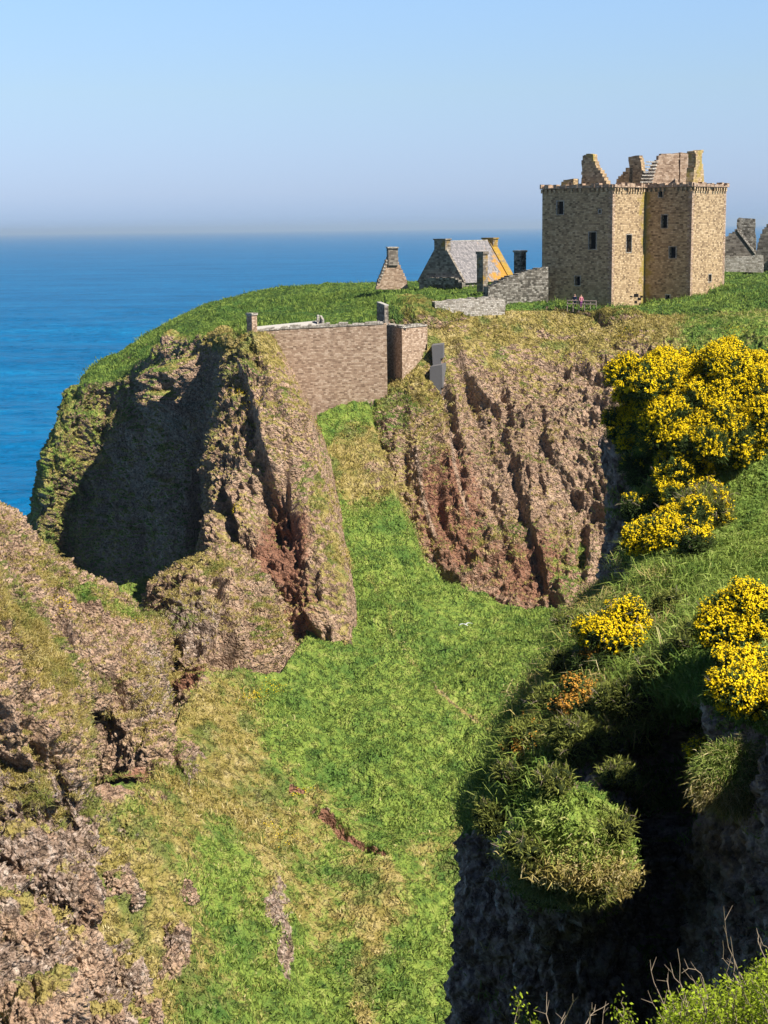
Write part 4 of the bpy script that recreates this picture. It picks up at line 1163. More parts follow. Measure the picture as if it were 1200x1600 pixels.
simple_wall('boundary_wall', 'low pale wall on the grass right of the tower under the ruins', 'wall', 226, 1120, 224, 1200,
            [(1120, 424), (1120, 400), (1150, 400), (1189, 399), (1190, 418), (1190, 426)], 1.0, M_PALE, .4, .08, keep=(0, 4, 5))
def right_ruins():
    c = P(1155, 430, 236.0); d = np.array([.96, -.28, 0]); root = empty('ruined_range', c)
    m = MB(); ruin(m, c, d, [(1120, 430), (1120, 372), (1137, 368), (1146, 362), (1150, 358), (1158, 368), (1168, 382), (1181, 398), (1184, 430)], 1.0, .5, .12, keep=(0, 8))
    m.build('gable', M_HOUSE, root)
    nn = np.array([-d[1], d[0], 0]); nn = nn*(1 if nn[1] < 0 else -1)
    m = MB()
    for (x0, y0, x1, y1) in ((1150, 359, 1158, 369), (1158, 369, 1168, 382), (1168, 382, 1180, 397)):
        p = on_plane(c, d, x0, y0); q = on_plane(c, d, x1, y1); m.box(p+nn*.12-Z3*.15, q-p, -nn*1.4, Z3*.32)
    m.build('gable_coping', M_PALE, root)
    c2 = P(1165, 400, 239.0); m = MB()
    ruin(m, c2, d, [(1150, 400), (1150, 343), (1153, 340), (1164, 341), (1178, 342), (1178, 362), (1180, 372), (1181, 400)], 1.6, .5, .05)
    m.build('chimney', M_GREYR, root)
    m = MB(); ruin(m, P(1160, 430, 236.3)+nn*.15, d, [(1142, 412), (1142, 390), (1150, 390), (1150, 412)], .2, 9, 0); m.build('window', M_DARK, root)
    tag(root, 'small ruined gable and chimney just right of the tower', 'ruin')
    c = P(1200, 430, 229.0); root = empty('ruined_wall', c); d = np.array([.9, -.43, 0]); m = MB()
    ruin(m, c, d, [(1178, 430), (1180, 402), (1182, 385), (1186, 372), (1192, 358), (1200, 350), (1220, 344), (1250, 350), (1270, 430)], 1.4, .5, .15, keep=(0, 8))
    m.build('masonry', M_HOUSE, root); m = MB(); ruin(m, c-np.array([d[1], -d[0], 0])*-.3, d, [(1205, 420), (1205, 398), (1212, 398), (1212, 420)], .3, 9, 0); m.build('window', M_DARK, root)
    tag(root, 'dark ruined wall cut off by the right edge of the photo', 'ruin')
right_ruins()

# ================================================================== PEOPLE, RAIL, GULL
def person(px, py, Y, h, face, cols, label, bend=0.0):
    base = P(px, py, Y)
    m_sk = mat_flat('skin', (0.50, 0.30, 0.22), .1); 
    root = empty('person', base, face)
    def fig(name, bones, mat, lvl=1):
        """bones: chains of (x, y, z, radius) as shares of body height"""
        me = bpy.data.meshes.new(name); vs = []; es = []; rs = []
        for ch in bones:
            prev = None
            for b in ch:
                if isinstance(b, int): prev = b; continue
                vs.append((b[0]*h, b[1]*h, b[2]*h)); rs.append(b[3]*h)
                if prev is not None: es.append((prev, len(vs)-1))
                prev = len(vs)-1
        me.from_pydata(vs, es, []); o = bpy.data.objects.new(name, me); C.objects.link(o); o.parent = root
        md = o.modifiers.new('skin', 'SKIN')
        for k, sv in enumerate(me.skin_vertices[0].data): sv.radius = (rs[k], rs[k]); sv.use_root = (k == 0)
        o.modifiers.new('sub', 'SUBSURF').levels = lvl; o.modifiers['sub'].render_levels = lvl
        me.materials.append(mat)
        return o
    b = bend
    # whole body, root at the pelvis
    body = [[(0, 0, .50, .075), (0, b*.3, .62, .070), (0, b*.7, .76, .085), (0, b, .82, .06), (0, b, .86, .032), (0, b*1.05, .905, .052), (0, b*1.05, .955, .056), (0, b*1.05, .99, .035)],
            [0, (.055, .0, .47, .055), (.06, .01, .27, .038), (.06, 0, .06, .026), (.06, -.07, .015, .022)],
            [0, (-.055, .0, .47, .055), (-.06, -.03, .27, .038), (-.065, 0, .06, .026), (-.065, -.07, .015, .022)],
            [3, (.11, b, .80, .035), (.15, b-.02, .64, .027), (.13, b-.13, .56, .02), (.125, b-.17, .55, .018)],
            [3, (-.11, b, .80, .035), (-.15, b-.02, .64, .027), (-.13, b-.12, .55, .02), (-.125, b-.16, .54, .018)]]
    fig('body', body, m_sk, 2)
    fig('jacket', [[(0, 0, .47, .088), (0, b*.3, .62, .082), (0, b*.7, .76, .096), (0, b, .82, .066)], [3, (.11, b, .80, .046), (.152, b-.02, .64, .038), (.135, b-.115, .57, .03)],
                   [3, (-.11, b, .80, .046), (-.152, b-.02, .64, .038), (-.135, b-.105, .565, .03)]], cols[0], 2)
    fig('trousers', [[(0, 0, .50, .084), (.055, 0, .45, .062), (.06, .01, .27, .047), (.06, 0, .05, .034)], [0, (-.055, 0, .45, .062), (-.06, -.03, .27, .047), (-.065, 0, .05, .034)]], cols[1], 2)
    fig('hair', [[(0, b*1.05+.012, .90, .048), (0, b*1.05+.012, .95, .060), (0, b*1.05+.005, .995, .042)]], cols[2], 2)
    return tag(root, label, 'person')
mpink = mat_flat('pink_cloth', (0.60, 0.22, 0.28), .15); mpurp = mat_flat('purple_cloth', (0.22, 0.06, 0.20), .15)
mnavy = mat_flat('navy_cloth', (0.02, 0.03, 0.08), .15); mhair = mat_flat('brown_hair', (0.06, 0.035, 0.02), .2)
person(908, 481, 202.5, 1.66, 0.3, (mpink, mpurp, mhair), 'person in a pink top and purple trousers standing by the rail under the tower', .02)
person(898, 480.5, 203.2, 1.72, -0.5, (mnavy, mnavy, mhair), 'person in dark navy clothes standing left of the one in pink', .0)
def rail():
    a = P(886, 481, 202.8); b = P(931, 482, 202.2); root = empty('hand_rail', a); m = MB(); m2 = MB()
    mt = mat_flat('weathered_timber', (0.34, 0.27, 0.24), .2)
    d = b-a; n = np.array([0, 1., 0])
    for k in range(6): m.box(a+d*k/5-Z3*.5, np.array([.09, 0, 0]), n*.09, Z3*1.5)
    for z in (.5, .92): m2.box(a+Z3*z-n*.05, d, n*.05, Z3*.09)
    m.build('post', mt, root); m2.build('bar', mt, root)
    # each post an object of its own
    o = [c for c in root.children if c.name.startswith('post')][0]; bpy.data.objects.remove(o)
    for k in range(6):
        m = MB(); m.box(a+d*k/5-Z3*.5, np.array([.09, 0, 0]), n*.09, Z3*1.5); m.build('post', mt, root)
    tag(root, 'short wooden hand rail at the foot of the tower wall', 'railing')
rail()
def gull():
    c = P(727, 976, 141.0); root = empty('seagull', c, 0.5)
    mw = mat_flat('white_feather', (0.80, 0.80, 0.78), .05); mg = mat_flat('grey_feather', (0.50, 0.52, 0.55), .08)
    V = []; Fq = []; n = 10
    prof = [(-.26, .01), (-.22, .035), (-.12, .06), (0, .075), (.10, .065), (.17, .04), (.21, .042), (.25, .036), (.28, .015), (.33, .004)]
    for (y, r) in prof:
        for k in range(n):
            a = 2*math.pi*k/n; V.append((r*math.cos(a), y, r*math.sin(a)*.9 + (.02 if y > .16 else 0)))
    for i in range(len(prof)-1):
        for k in range(n): Fq.append((i*n+k, i*n+(k+1) % n, (i+1)*n+(k+1) % n, (i+1)*n+k))
    V.append((0, -.26, 0)); V += [(-.07, -.40, 0), (.07, -.40, 0), (0, -.38, .012)]
    raw_mesh('body', np.array(V), np.array(Fq), mw, root, smooth=True)
    for s in (-1, 1):
        W = []; Fw = []
        for (x, yl, yt, z) in ((.05, .10, -.10, .03), (.25, .16, -.07, .12), (.42, .14, -.05, .13), (.58, .05, -.06, .08), (.72, -.08, -.12, .03)):
            W += [(s*x, yl, z), (s*x, (yl+yt)/2, z+.02), (s*x, yt, z-.005), (s*x, (yl+yt)/2, z-.015)]
        for i in range(4):
            for k in range(4): Fw.append((i*4+k, i*4+(k+1) % 4, (i+1)*4+(k+1) % 4, (i+1)*4+k))
        Fw.append((16, 17, 18, 19)); Fw.append((0, 1, 2, 3))
        raw_mesh('wing', np.array(W), np.array(Fw), mg, root)
    T = [(-.03, -.22, 0), (.03, -.22, 0), (.08, -.40, .0), (-.08, -.40, .0), (-.03, -.22, .015), (.03, -.22, .015), (.08, -.40, .012), (-.08, -.40, .012)]
    raw_mesh('tail', np.array(T), np.array([(0, 3, 2, 1), (4, 5, 6, 7), (0, 1, 5, 4), (1, 2, 6, 5), (2, 3, 7, 6), (3, 0, 4, 7)]), mw, root)
    tag(root, 'white seagull gliding over the green gully with wings spread', 'seagull')
gull()

# ================================================================== PLANTS
def unit(v): return v/(np.linalg.norm(v, axis=-1, keepdims=True)+1e-9)
def rdir(n): return unit(rng.normal(size=(n, 3)))

def blades_geo(roots, dirs, L, W, bend=0.35):
    """one bent blade per root: five points, three triangles"""
    n = len(roots); side = unit(np.cross(dirs, rdir(n)))
    L = L[:, None]; W = W[:, None]
    droop = rdir(n)*np.array([1, 1, 0]) - np.array([0, 0, .7])
    mid = roots + dirs*L*.55; tip = roots + dirs*L*.9 + droop*L*bend
    V = np.stack([roots-side*W*.5, roots+side*W*.5, mid-side*W*.4, mid+side*W*.4, tip], 1).reshape(-1, 3)
    k = np.arange(n)[:, None]*5
    Fc = np.concatenate([k+np.array([[0, 1, 3]]), k+np.array([[0, 3, 2]]), k+np.array([[2, 3, 4]])])
    return V, Fc

def scatter_grass(sheetname, count, blades, L, W, name, label, cond, up=0.8, spread=0.55, bend=0.35, minveg=0.5, lump=0.25):
    G, N, Z, px, py = SHEETS[sheetname]
    e1 = np.linalg.norm(G[1:, :-1]-G[:-1, :-1], axis=-1); e2 = np.linalg.norm(G[:-1, 1:]-G[:-1, :-1], axis=-1)
    g = (py[:-1, :-1] > -50) & (py[:-1, :-1] < 1680) & (px[:-1, :-1] > -80) & (px[:-1, :-1] < 1290)
    face = np.sum(N[:-1, :-1]*unit(CAM-G[:-1, :-1]), -1) > -0.15
    v = Z[:-1, :-1, 0] + 0.45*fbm(G[:-1, :-1]*0.8, 3, 71)
    w = e1*e2*g*face*sst(minveg-.1, minveg+.15, v)*cond(px[:-1, :-1], py[:-1, :-1])
    w = w.ravel(); cs = np.cumsum(w)
    if cs[-1] <= 0: print('no grass', name); return
    idx = np.searchsorted(cs, rng.random(count)*cs[-1]); idx = np.minimum(idx, len(w)-1)
    nc = G.shape[1]-1; i = idx//nc; j = idx % nc
    a = rng.random((count, 1)); b = rng.random((count, 1))
    root = G[i, j]*(1-a)*(1-b) + G[i+1, j]*a*(1-b) + G[i, j+1]*(1-a)*b + G[i+1, j+1]*a*b
    nn = N[i, j]; zz = Z[i, j]
    size = (0.6 + 0.8*rng.random(count)**2)*np.clip(1 + 1.1*fbm(root*.16, 3, 19), .45, 1.9)
    R = np.repeat(root, blades, 0) + rng.normal(size=(count*blades, 3))*lump*np.repeat(size, blades)[:, None]*np.array([1, 1, .15])*L
    base = unit(np.repeat(nn, blades, 0)*(1-up) + np.array([0, 0, up]))
    D = unit(base + rdir(count*blades)*spread)
    ll = L*np.repeat(size, blades)*(0.6+0.6*rng.random(count*blades)); ww = W*(0.6+0.8*rng.random(count*blades))
    V, Fc = blades_geo(R - base*0.04, D, ll, ww, bend)
    zr = np.repeat(zz, blades, 0); zr[:, 0] = 1.6
    zr[:, 3] = np.clip(zr[:, 3]*.5 + .5*np.repeat(rng.random(count), blades) + rng.normal(size=count*blades)*.12, 0, 1)
    zr = np.repeat(zr, 5, 0)
    o = raw_mesh(name, V, Fc, GRASS, zone=zr)
    return tag(o, label, 'grass', kind='stuff')

def mat_grass():
    m = NT('grass_blades')
    z = m.sep(m.attr('zone')); za = m.attr('zone', 'Alpha')
    mid = m.noise(1.6, 4, 0.65)
    gm = m.math('ADD', m.math('MULTIPLY', mid, 0.4), m.math('MULTIPLY', za, 0.6))
    green = m.ramp(gm, [(0.22, (0.085, 0.140, 0.032)), (0.38, (0.190, 0.275, 0.050)), (0.58, (0.300, 0.385, 0.078)), (0.80, (0.45, 0.49, 0.16))])
    straw = m.ramp(gm, [(0.22, (0.18, 0.15, 0.035)), (0.45, (0.38, 0.30, 0.08)), (0.62, (0.54, 0.43, 0.17)), (0.8, (0.68, 0.58, 0.32))])
    dn = m.math('ADD', z[1], m.math('ADD', m.math('MULTIPLY', m.math('SUBTRACT', m.noise(0.55, 6, 0.65), 0.5), 1.3),
                                       m.math('MULTIPLY', m.math('SUBTRACT', za, 0.5), 0.7)))
    c = m.mix(m.step(dn, 0.34, 0.66), green, straw)
    c = m.mix(m.step(m.noise(0.22, 5, 0.65), 0.50, 0.62, 0, 0.6), c, (0.105, 0.205, 0.036))
    m.base(c); m.rough(0.7)
    t = m.n.new('ShaderNodeBsdfTranslucent'); m.put(t.inputs[0], c)
    x = m.n.new('ShaderNodeMixShader'); x.inputs[0].default_value = 0.3
    m.l.new(m.b.outputs[0], x.inputs[1]); m.l.new(t.outputs[0], x.inputs[2]); m.l.new(x.outputs[0], m.out.inputs[0])
    return m.m
GRASS = mat_grass()
one = lambda px, py: np.ones_like(px)
scatter_grass('ground', 60000, 5, .42, .075, 'gully_grass', 'long grass and straw over the floor and banks of the gully', one, lump=.45)
scatter_grass('headland_top', 26000, 4, .45, .09, 'headland_grass', 'short green grass over the headland top', lambda px, py: sst(445, 460, py)+.3, lump=.5)
scatter_grass('cliff', 26000, 5, .36, .07, 'cliff_grass', 'dry tan grass clinging to the upper part of the main cliff', one, up=.55, minveg=.42)
scatter_grass('headland_cliff', 22000, 5, .36, .07, 'buttress_grass', 'yellowed grass tufts on the headland cliff and its buttress', one, up=.5, minveg=.42)

scatter_grass('near_cliff', 42000, 6, .34, .028, 'near_grass', 'rough mixed grass on the brow and ledge of the near cliff', one, spread=.75, bend=.5, lump=.4)
for k, (cnt, lab) in enumerate(((9000, 'dry grass on the squat rock below the buttress'), (22000, 'dry grass tufts on the long leaning rock'), (22000, 'golden grass tufts on the nearer spur at the left edge'))):
    scatter_grass('rock_outcrop' + ('' if k == 0 else '.%03d' % k), cnt, 6, (.34, .34, .40)[k], (.05, .045, .035)[k], 'rock_grass', lab, one, up=.5, minveg=.42, spread=.7, bend=.6, lump=.35)

M_FOL = mat_flat('gorse_leaf', (0.075, 0.110, 0.028), .55, scale=5, translucent=.15)
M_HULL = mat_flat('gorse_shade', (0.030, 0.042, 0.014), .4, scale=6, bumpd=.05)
M_FLO = mat_flat('gorse_flower', (0.80, 0.56, 0.010), .28, scale=3, translucent=.12)
M_FLOB = mat_flat('faded_gorse_flower', (0.52, 0.26, 0.045), .35, scale=4, translucent=.15)
M_TWIG = mat_flat('bare_twig', (0.34, 0.27, 0.20), .3, scale=8)
M_TWIGD = mat_flat('dark_branch', (0.13, 0.10, 0.075), .3, scale=8)
M_LEAF = mat_flat('fresh_leaf', (0.30, 0.38, 0.030), .4, scale=9, translucent=.35)
M_OLIVE = mat_flat('olive_leaf', (0.20, 0.22, 0.05), .45, scale=6, translucent=.25)

import bmesh
_b = bmesh.new(); bmesh.ops.create_icosphere(_b, subdivisions=3, radius=1.0)
ICO_V = np.array([v.co[:] for v in _b.verts]); ICO_F = np.array([[v.index for v in f.verts] for f in _b.faces]); _b.free()

def diamonds(c, s, elong=1.0, normal=None, nrm_mix=0.0):
    n = len(c)
    a = rdir(n)
    if normal is not None: a = unit(a*(1-nrm_mix) + np.cross(normal, rdir(n))*nrm_mix)
    b = unit(np.cross(a, rdir(n) if normal is None else unit(normal + rdir(n)*.6)))
    s = np.asarray(s)[:, None]
    V = np.stack([c-a*s*elong, c+b*s*.5, c+a*s*elong, c-b*s*.5], 1).reshape(-1, 3)
    return V, np.arange(n*4).reshape(n, 4)

def tubes(paths, radii, sides=4):
    """paths: list of (k,3) arrays; radii: list of (k,) arrays"""
    VV = []; FF = []; off = 0
    ang = np.arange(sides)*2*math.pi/sides
    for p, r in zip(paths, radii):
        p = np.asarray(p); k = len(p)
        d = unit(np.gradient(p, axis=0)); a = unit(np.cross(d, np.array([.31, .77, .55]))); b = np.cross(d, a)
        ring = p[:, None] + (a[:, None]*np.cos(ang)[None, :, None] + b[:, None]*np.sin(ang)[None, :, None])*np.asarray(r)[:, None, None]
        VV.append(ring.reshape(-1, 3))
        i = np.arange(k-1)[:, None]*sides; j = np.arange(sides)[None]
        FF.append((off + np.stack([i+j, i+(j+1) % sides, i+sides+(j+1) % sides, i+sides+j], -1)).reshape(-1, 4)); off += k*sides
    return np.concatenate(VV), np.concatenate(FF)

def twig_paths(n, base_fn, dir_fn, L, wob=.15, fork=2, r0=.02):
    P_, R_ = [], []
    for _ in range(n):
        b = base_fn(); d = dir_fn(b); l = L*random.uniform(.5, 1.2)
        k = 6; pts = [b]; dd = d
        for i in range(k):
            dd = unit(dd + rng.normal(size=3)*wob); pts.append(pts[-1] + dd*l/k)
        pts = np.array(pts); P_.append(pts); R_.append(np.linspace(r0, r0*.25, k+1))
        for f in range(fork):
            i = random.randint(2, k-1); d2 = unit(dd + rng.normal(size=3)*.6); q = [pts[i]]
            for m in range(4): d2 = unit(d2 + rng.normal(size=3)*wob); q.append(q[-1]+d2*l*.12)
            P_.append(np.array(q)); R_.append(np.linspace(r0*.5, r0*.18, 5))
    return P_, R_

_PJ = {}
def hit(px, py, keys=('near_cliff',), r=5):
    """distance ahead of the surface that shows at a pixel"""
    best = 1e9
    for k in keys:
        G = SHEETS[k][0]
        if k not in _PJ: _PJ[k] = proj(G)
        X, Y_ = _PJ[k]; m = (np.abs(X-px) < r) & (np.abs(Y_-py) < r) & ((G[..., 1]) > 5)
        if m.any(): best = min(best, G[..., 1][m].min())
    return best if best < 1e8 else None

def bush(name, label, cat, group, cx, cy, Y, rx, ry, nl=9, flower=.6, leaf=1.0, fm=None, lm=None, seed=0, twigs=0, dens=1.0, deep=.8, hull=True, patch=1.3):
    global rng
    rng = np.random.default_rng(1000+seed); random.seed(seed)
    Y = hit(cx, cy + ry*.25) or Y*NS
    rx *= 1.2; ry *= 1.22
    mpp = Y/F; Rx, Rz = rx*mpp, ry*mpp; Ry = Rx*deep
    Y = Y - Ry*.15; c = P(cx, cy, Y)
    nl = nl*2
    root = empty(name, c - Z3*Rz*.9)
    off = c - Z3*Rz*.9
    # lobes
    dirs = rdir(nl); dirs[:, 2] = np.abs(dirs[:, 2])*.9 - .15
    lc = c + dirs*np.array([Rx, Ry, Rz])*rng.uniform(.40, .98, (nl, 1))
    lr = rng.uniform(.20, .42, nl)*min(Rx, Rz)
    lc = np.concatenate([lc, c[None]]); lr = np.append(lr, min(Rx, Rz)*.62)
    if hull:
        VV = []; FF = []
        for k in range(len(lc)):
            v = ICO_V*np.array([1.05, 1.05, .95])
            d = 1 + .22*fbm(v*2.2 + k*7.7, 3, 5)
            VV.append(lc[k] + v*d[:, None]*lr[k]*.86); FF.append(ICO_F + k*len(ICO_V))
        V = np.concatenate(VV) - off
    # points on the lobes' surfaces
    area = sum(4*math.pi*r*r for r in lr)
    n = int(area*260*dens)
    w = lr**2/np.sum(lr**2)
    k = rng.choice(len(lr), n, p=w); d = rdir(n)
    p = lc[k] + d*lr[k][:, None]*(1 + .20*fbm(d*2.2 + k[:, None]*7.7, 3, 5))[:, None]
    inside = np.zeros(n, bool)
    for j in range(len(lr)): inside |= (np.linalg.norm(p-lc[j], axis=1) < lr[j]*.93) & (k != j)
    see = (np.sum(d*unit(CAM-p), 1) > -.45) & ~inside & (d[:, 2] > -.75)
    p, d = p[see], d[see]
    out = unit(d + np.array([0, 0, .55]))
    # leafy spines
    m = 3
    pr = np.repeat(p, m, 0) + rng.normal(size=(len(p)*m, 3))*.05; orr = unit(np.repeat(out, m, 0) + rdir(len(p)*m)*.7)
    Vb, Fb = blades_geo(pr-orr*.04, orr, rng.uniform(.08, .26, len(pr))*leaf, rng.uniform(.014, .032, len(pr))*leaf, .2)
    vr = np.repeat(rng.random(len(pr)), 5)
    if hull:
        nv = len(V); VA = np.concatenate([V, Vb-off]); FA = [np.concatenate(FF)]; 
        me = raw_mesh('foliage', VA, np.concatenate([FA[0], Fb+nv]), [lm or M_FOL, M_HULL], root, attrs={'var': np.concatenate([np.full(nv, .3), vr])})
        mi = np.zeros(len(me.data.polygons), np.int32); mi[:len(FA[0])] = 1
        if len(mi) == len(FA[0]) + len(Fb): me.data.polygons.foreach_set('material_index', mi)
    else:
        raw_mesh('foliage', Vb-off, Fb, lm or M_FOL, root, attrs={'var': vr})
    if flower > 0:
        f = fbm(p*patch*1.6, 4, 11+seed, .65) + .30*d[:, 2] + .18*rng.normal(size=len(p))
        flower = flower*.86
        th = np.quantile(f, 1-flower)
        q = p[f > th]; o = out[f > th]
        m = 9
        s = rng.uniform(-.02, .17, (len(q), m, 1))
        cc = q[:, None] + o[:, None]*s + rng.normal(size=(len(q), m, 3))*.022
        cc = cc.reshape(-1, 3); nn = unit(np.repeat(o, m, 0) + np.array(SUN)*.4 + rdir(len(cc))*.75)
        a = unit(np.cross(nn, rdir(len(cc)))); b = np.cross(nn, a); sz = rng.uniform(.018, .036, len(cc))[:, None]
        V = np.stack([cc-a*sz, cc-b*sz*.7, cc+a*sz, cc+b*sz*.7], 1).reshape(-1, 3); Fq = np.arange(len(cc)*4).reshape(-1, 4)
        raw_mesh('flowers', V-off, Fq, fm or M_FLO, root, attrs={'var': np.repeat(rng.random(len(q)*m), 4)})['kind'] = 'stuff'
    if twigs:
        def bf():
            i = rng.integers(len(lc)); dd = unit(rng.normal(size=3)*np.array([1, 1, .7])); return lc[i] + dd*lr[i]*rng.uniform(.5, .95)
        Pp, Rr = twig_paths(twigs, bf, lambda b: unit(b-c + np.array([0, -.2, .5]) + rng.normal(size=3)*.5), min(Rx, Rz)*.55, .18, 2, .016)
        V, Fq = tubes(Pp, Rr, 3); raw_mesh('branches', V-off, Fq, M_TWIG, root)['kind'] = 'stuff'
    return tag(root, label, cat, group)

GG = 'gorse bushes on the near cliff'
bush('gorse_bush', 'biggest golden gorse dome at the top of the near cliff below the tower', 'gorse bush', GG, 1052, 606, 93, 80, 56, 12, .68, seed=1, twigs=5)
bush('gorse_bush', 'yellow gorse at the right photo edge beside the biggest dome', 'gorse bush', GG, 1172, 588, 92, 62, 44, 9, .70, seed=2)
bush('gorse_bush', 'yellow gorse hanging lowest left over the dark rock face', 'gorse bush', GG, 1003, 655, 92, 44, 56, 8, .62, seed=3, twigs=8)
bush('gorse_bush', 'broad bright gorse sprawling below the biggest dome', 'gorse bush', GG, 1096, 690, 88, 92, 56, 13, .64, seed=4, twigs=6)
bush('gorse_bush', 'yellow gorse spreading right into the shadow above the grass', 'gorse bush', GG, 1176, 668, 86, 48, 46, 8, .70, seed=5)
bush('gorse_bush', 'dark twiggy gorse with few flowers under the broad bright one', 'gorse bush', GG, 1060, 765, 86, 66, 40, 9, .30, seed=6, twigs=30)
bush('gorse_bush', 'small yellow gorse at the foot of the twiggy thicket', 'gorse bush', GG, 1050, 835, 83, 48, 54, 9, .58, seed=7, twigs=20)
bush('thicket', 'grey green leafless thicket right of the small yellow gorse', 'thicket', None, 1110, 800, 82, 42, 44, 7, .06, seed=8, twigs=60, lm=M_OLIVE)
bush('gorse_bush', 'round golden gorse standing on the rough grass of the promontory', 'gorse bush', GG, 976, 998, 74, 58, 48, 11, .58, seed=9, twigs=24)
bush('gorse_bush', 'small orange tinted gorse left of the round golden one', 'gorse bush', GG, 928, 1030, 73, 30, 34, 6, .40, fm=M_FLOB, seed=10, twigs=14)
bush('gorse_bush', 'withered orange brown gorse below the round golden one', 'gorse bush', GG, 915, 1102, 70.5, 48, 36, 8, .62, fm=M_FLOB, seed=11, twigs=14)
bush('gorse_bush', 'tall bright gorse at the right photo edge above the rough grass', 'gorse bush', GG, 1172, 985, 60, 60, 62, 14, .70, seed=12, twigs=14)
bush('gorse_bush', 'bright gorse hanging lower at the right edge over the dark cliff', 'gorse bush', GG, 1172, 1088, 57, 58, 50, 13, .68, seed=13, twigs=14)
bush('gorse_bush', 'low gorse bridging the two bright bushes at the right photo edge', 'gorse bush', GG, 1158, 1040, 58, 46, 26, 8, .6, seed=19, twigs=8)
bush('gorse_bush', 'sparse small yellow gorse on the hanging grass clump', 'gorse bush', GG, 1106, 1185, 57, 26, 26, 5, .35, seed=14, fm=M_FLO)
bush('shrub', 'yellow green shrub on the outer edge above the gully', 'shrub', None, 832, 1168, 68.5, 34, 44, 7, .16, seed=15, lm=M_OLIVE, twigs=10, fm=M_FLOB)
bush('shrub', 'tangled brown shrub with bare branches above the ledge', 'shrub', None, 905, 1165, 66, 46, 40, 7, .0, seed=16, lm=M_OLIVE, twigs=70)
bush('shrub', 'tangled dry shrub in front of the withered gorse', 'shrub', None, 985, 1105, 66.5, 46, 40, 7, .0, seed=17, lm=M_OLIVE, twigs=60)
bush('shrub', 'olive shrub clinging to the outermost corner of the near cliff', 'shrub', None, 768, 1290, 66, 26, 46, 6, .0, seed=18, lm=M_OLIVE, twigs=6)
# low scrub filling the brow: nothing in the photo tells these apart
for k, (x, y, a, b) in enumerate(((905, 975, 34, 24), (1050, 948, 40, 24), (1085, 1010, 38, 34), (1040, 1050, 42, 34), (890, 1045, 26, 34), (858, 1095, 28, 36), (945, 1160, 34, 30), (868, 1225, 36, 26),
        (800, 1215, 26, 30), (960, 1215, 28, 28), (1090, 1130, 24, 26), (1000, 1160, 30, 26), (826, 1330, 30, 34), (962, 1300, 26, 30), (856, 1405, 30, 22), (930, 1398, 26, 22))):
    bush('scrub_clump', 'low tangled olive brown scrub clump on the rough brow of the near cliff', 'scrub', 'olive scrub on the brow of the near cliff', x, y, 68, a, b, 6, .0, seed=40+k, lm=M_OLIVE, twigs=26, dens=.8)
GG2 = 'gorse filling the gaps of the golden mass'
for k, (x, y, a, b) in enumerate(((1115, 635, 44, 40), (1180, 620, 40, 40), (1070, 720, 36, 30), (1012, 850, 30, 34), (1000, 600, 40, 40), (1035, 655, 44, 40), (985, 690, 30, 36), (1150, 715, 44, 26), (1130, 570, 34, 30))):
    bush('gorse_bush', 'smaller flowering gorse merging into its neighbours within the golden mass', 'gorse bush', GG2, x, y, 90, a, b, 7, .66, seed=70+k)
for k, (x, y, a, b) in enumerate(((1020, 800, 34, 40), (1085, 860, 30, 26), (1000, 745, 26, 36))):
    bush('scrub_clump', 'dark green scrub clump among the lower gorse under the golden mass', 'scrub', 'dark scrub among the lower gorse', x, y, 86, a, b, 7, .08, seed=80+k, twigs=30)

def hanging_tussock(label, cx, cy, Y, rx, ry, n, seed, L=.55):
    global rng
    rng = np.random.default_rng(seed); Y = (hit(cx, cy) or Y*NS) - .15
    c = P(cx, cy, Y); mpp = Y/F
    a = rng.random(n)*2*math.pi; r = np.sqrt(rng.random(n))
    roots = c + np.stack([np.cos(a)*r*rx*mpp, -0.35*(1-r*r)*rx*mpp + .3*np.sin(a)*r*ry*mpp, np.sin(a)*r*ry*mpp], -1)
    d = unit(np.stack([np.cos(a)*r*.9, -.7-.2*rng.random(n), .75-.9*(r*(np.sin(a) < 0))], -1) + rdir(n)*.75)
    roots = roots + rng.normal(size=(n, 3))*.07
    V, Fc = blades_geo(roots, d, L*rng.uniform(.4, 1.3, n), rng.uniform(.010, .019, n), .32)
    Z = np.zeros((n, 4)); Z[:, 0] = 1.6; Z[:, 1] = np.clip(.36 + .40*sst(.35, -.35, r*np.sin(a)) + .25*fbm(roots*1.5, 2, 5), 0, 1); Z[:, 3] = rng.random(n)
    o = raw_mesh('grass_tussock', V, Fc, GRASS, zone=np.repeat(Z, 5, 0))
    return tag(o, label, 'grass tussock')
hanging_tussock('big hanging grass tussock under the gorse at the right edge', 1150, 1215, 54, 66, 50, 14000, 5, .30)
hanging_tussock('long straw coloured grass drooping over the lip of the sunlit ledge', 893, 1352, 52, 80, 46, 18000, 6, .32)

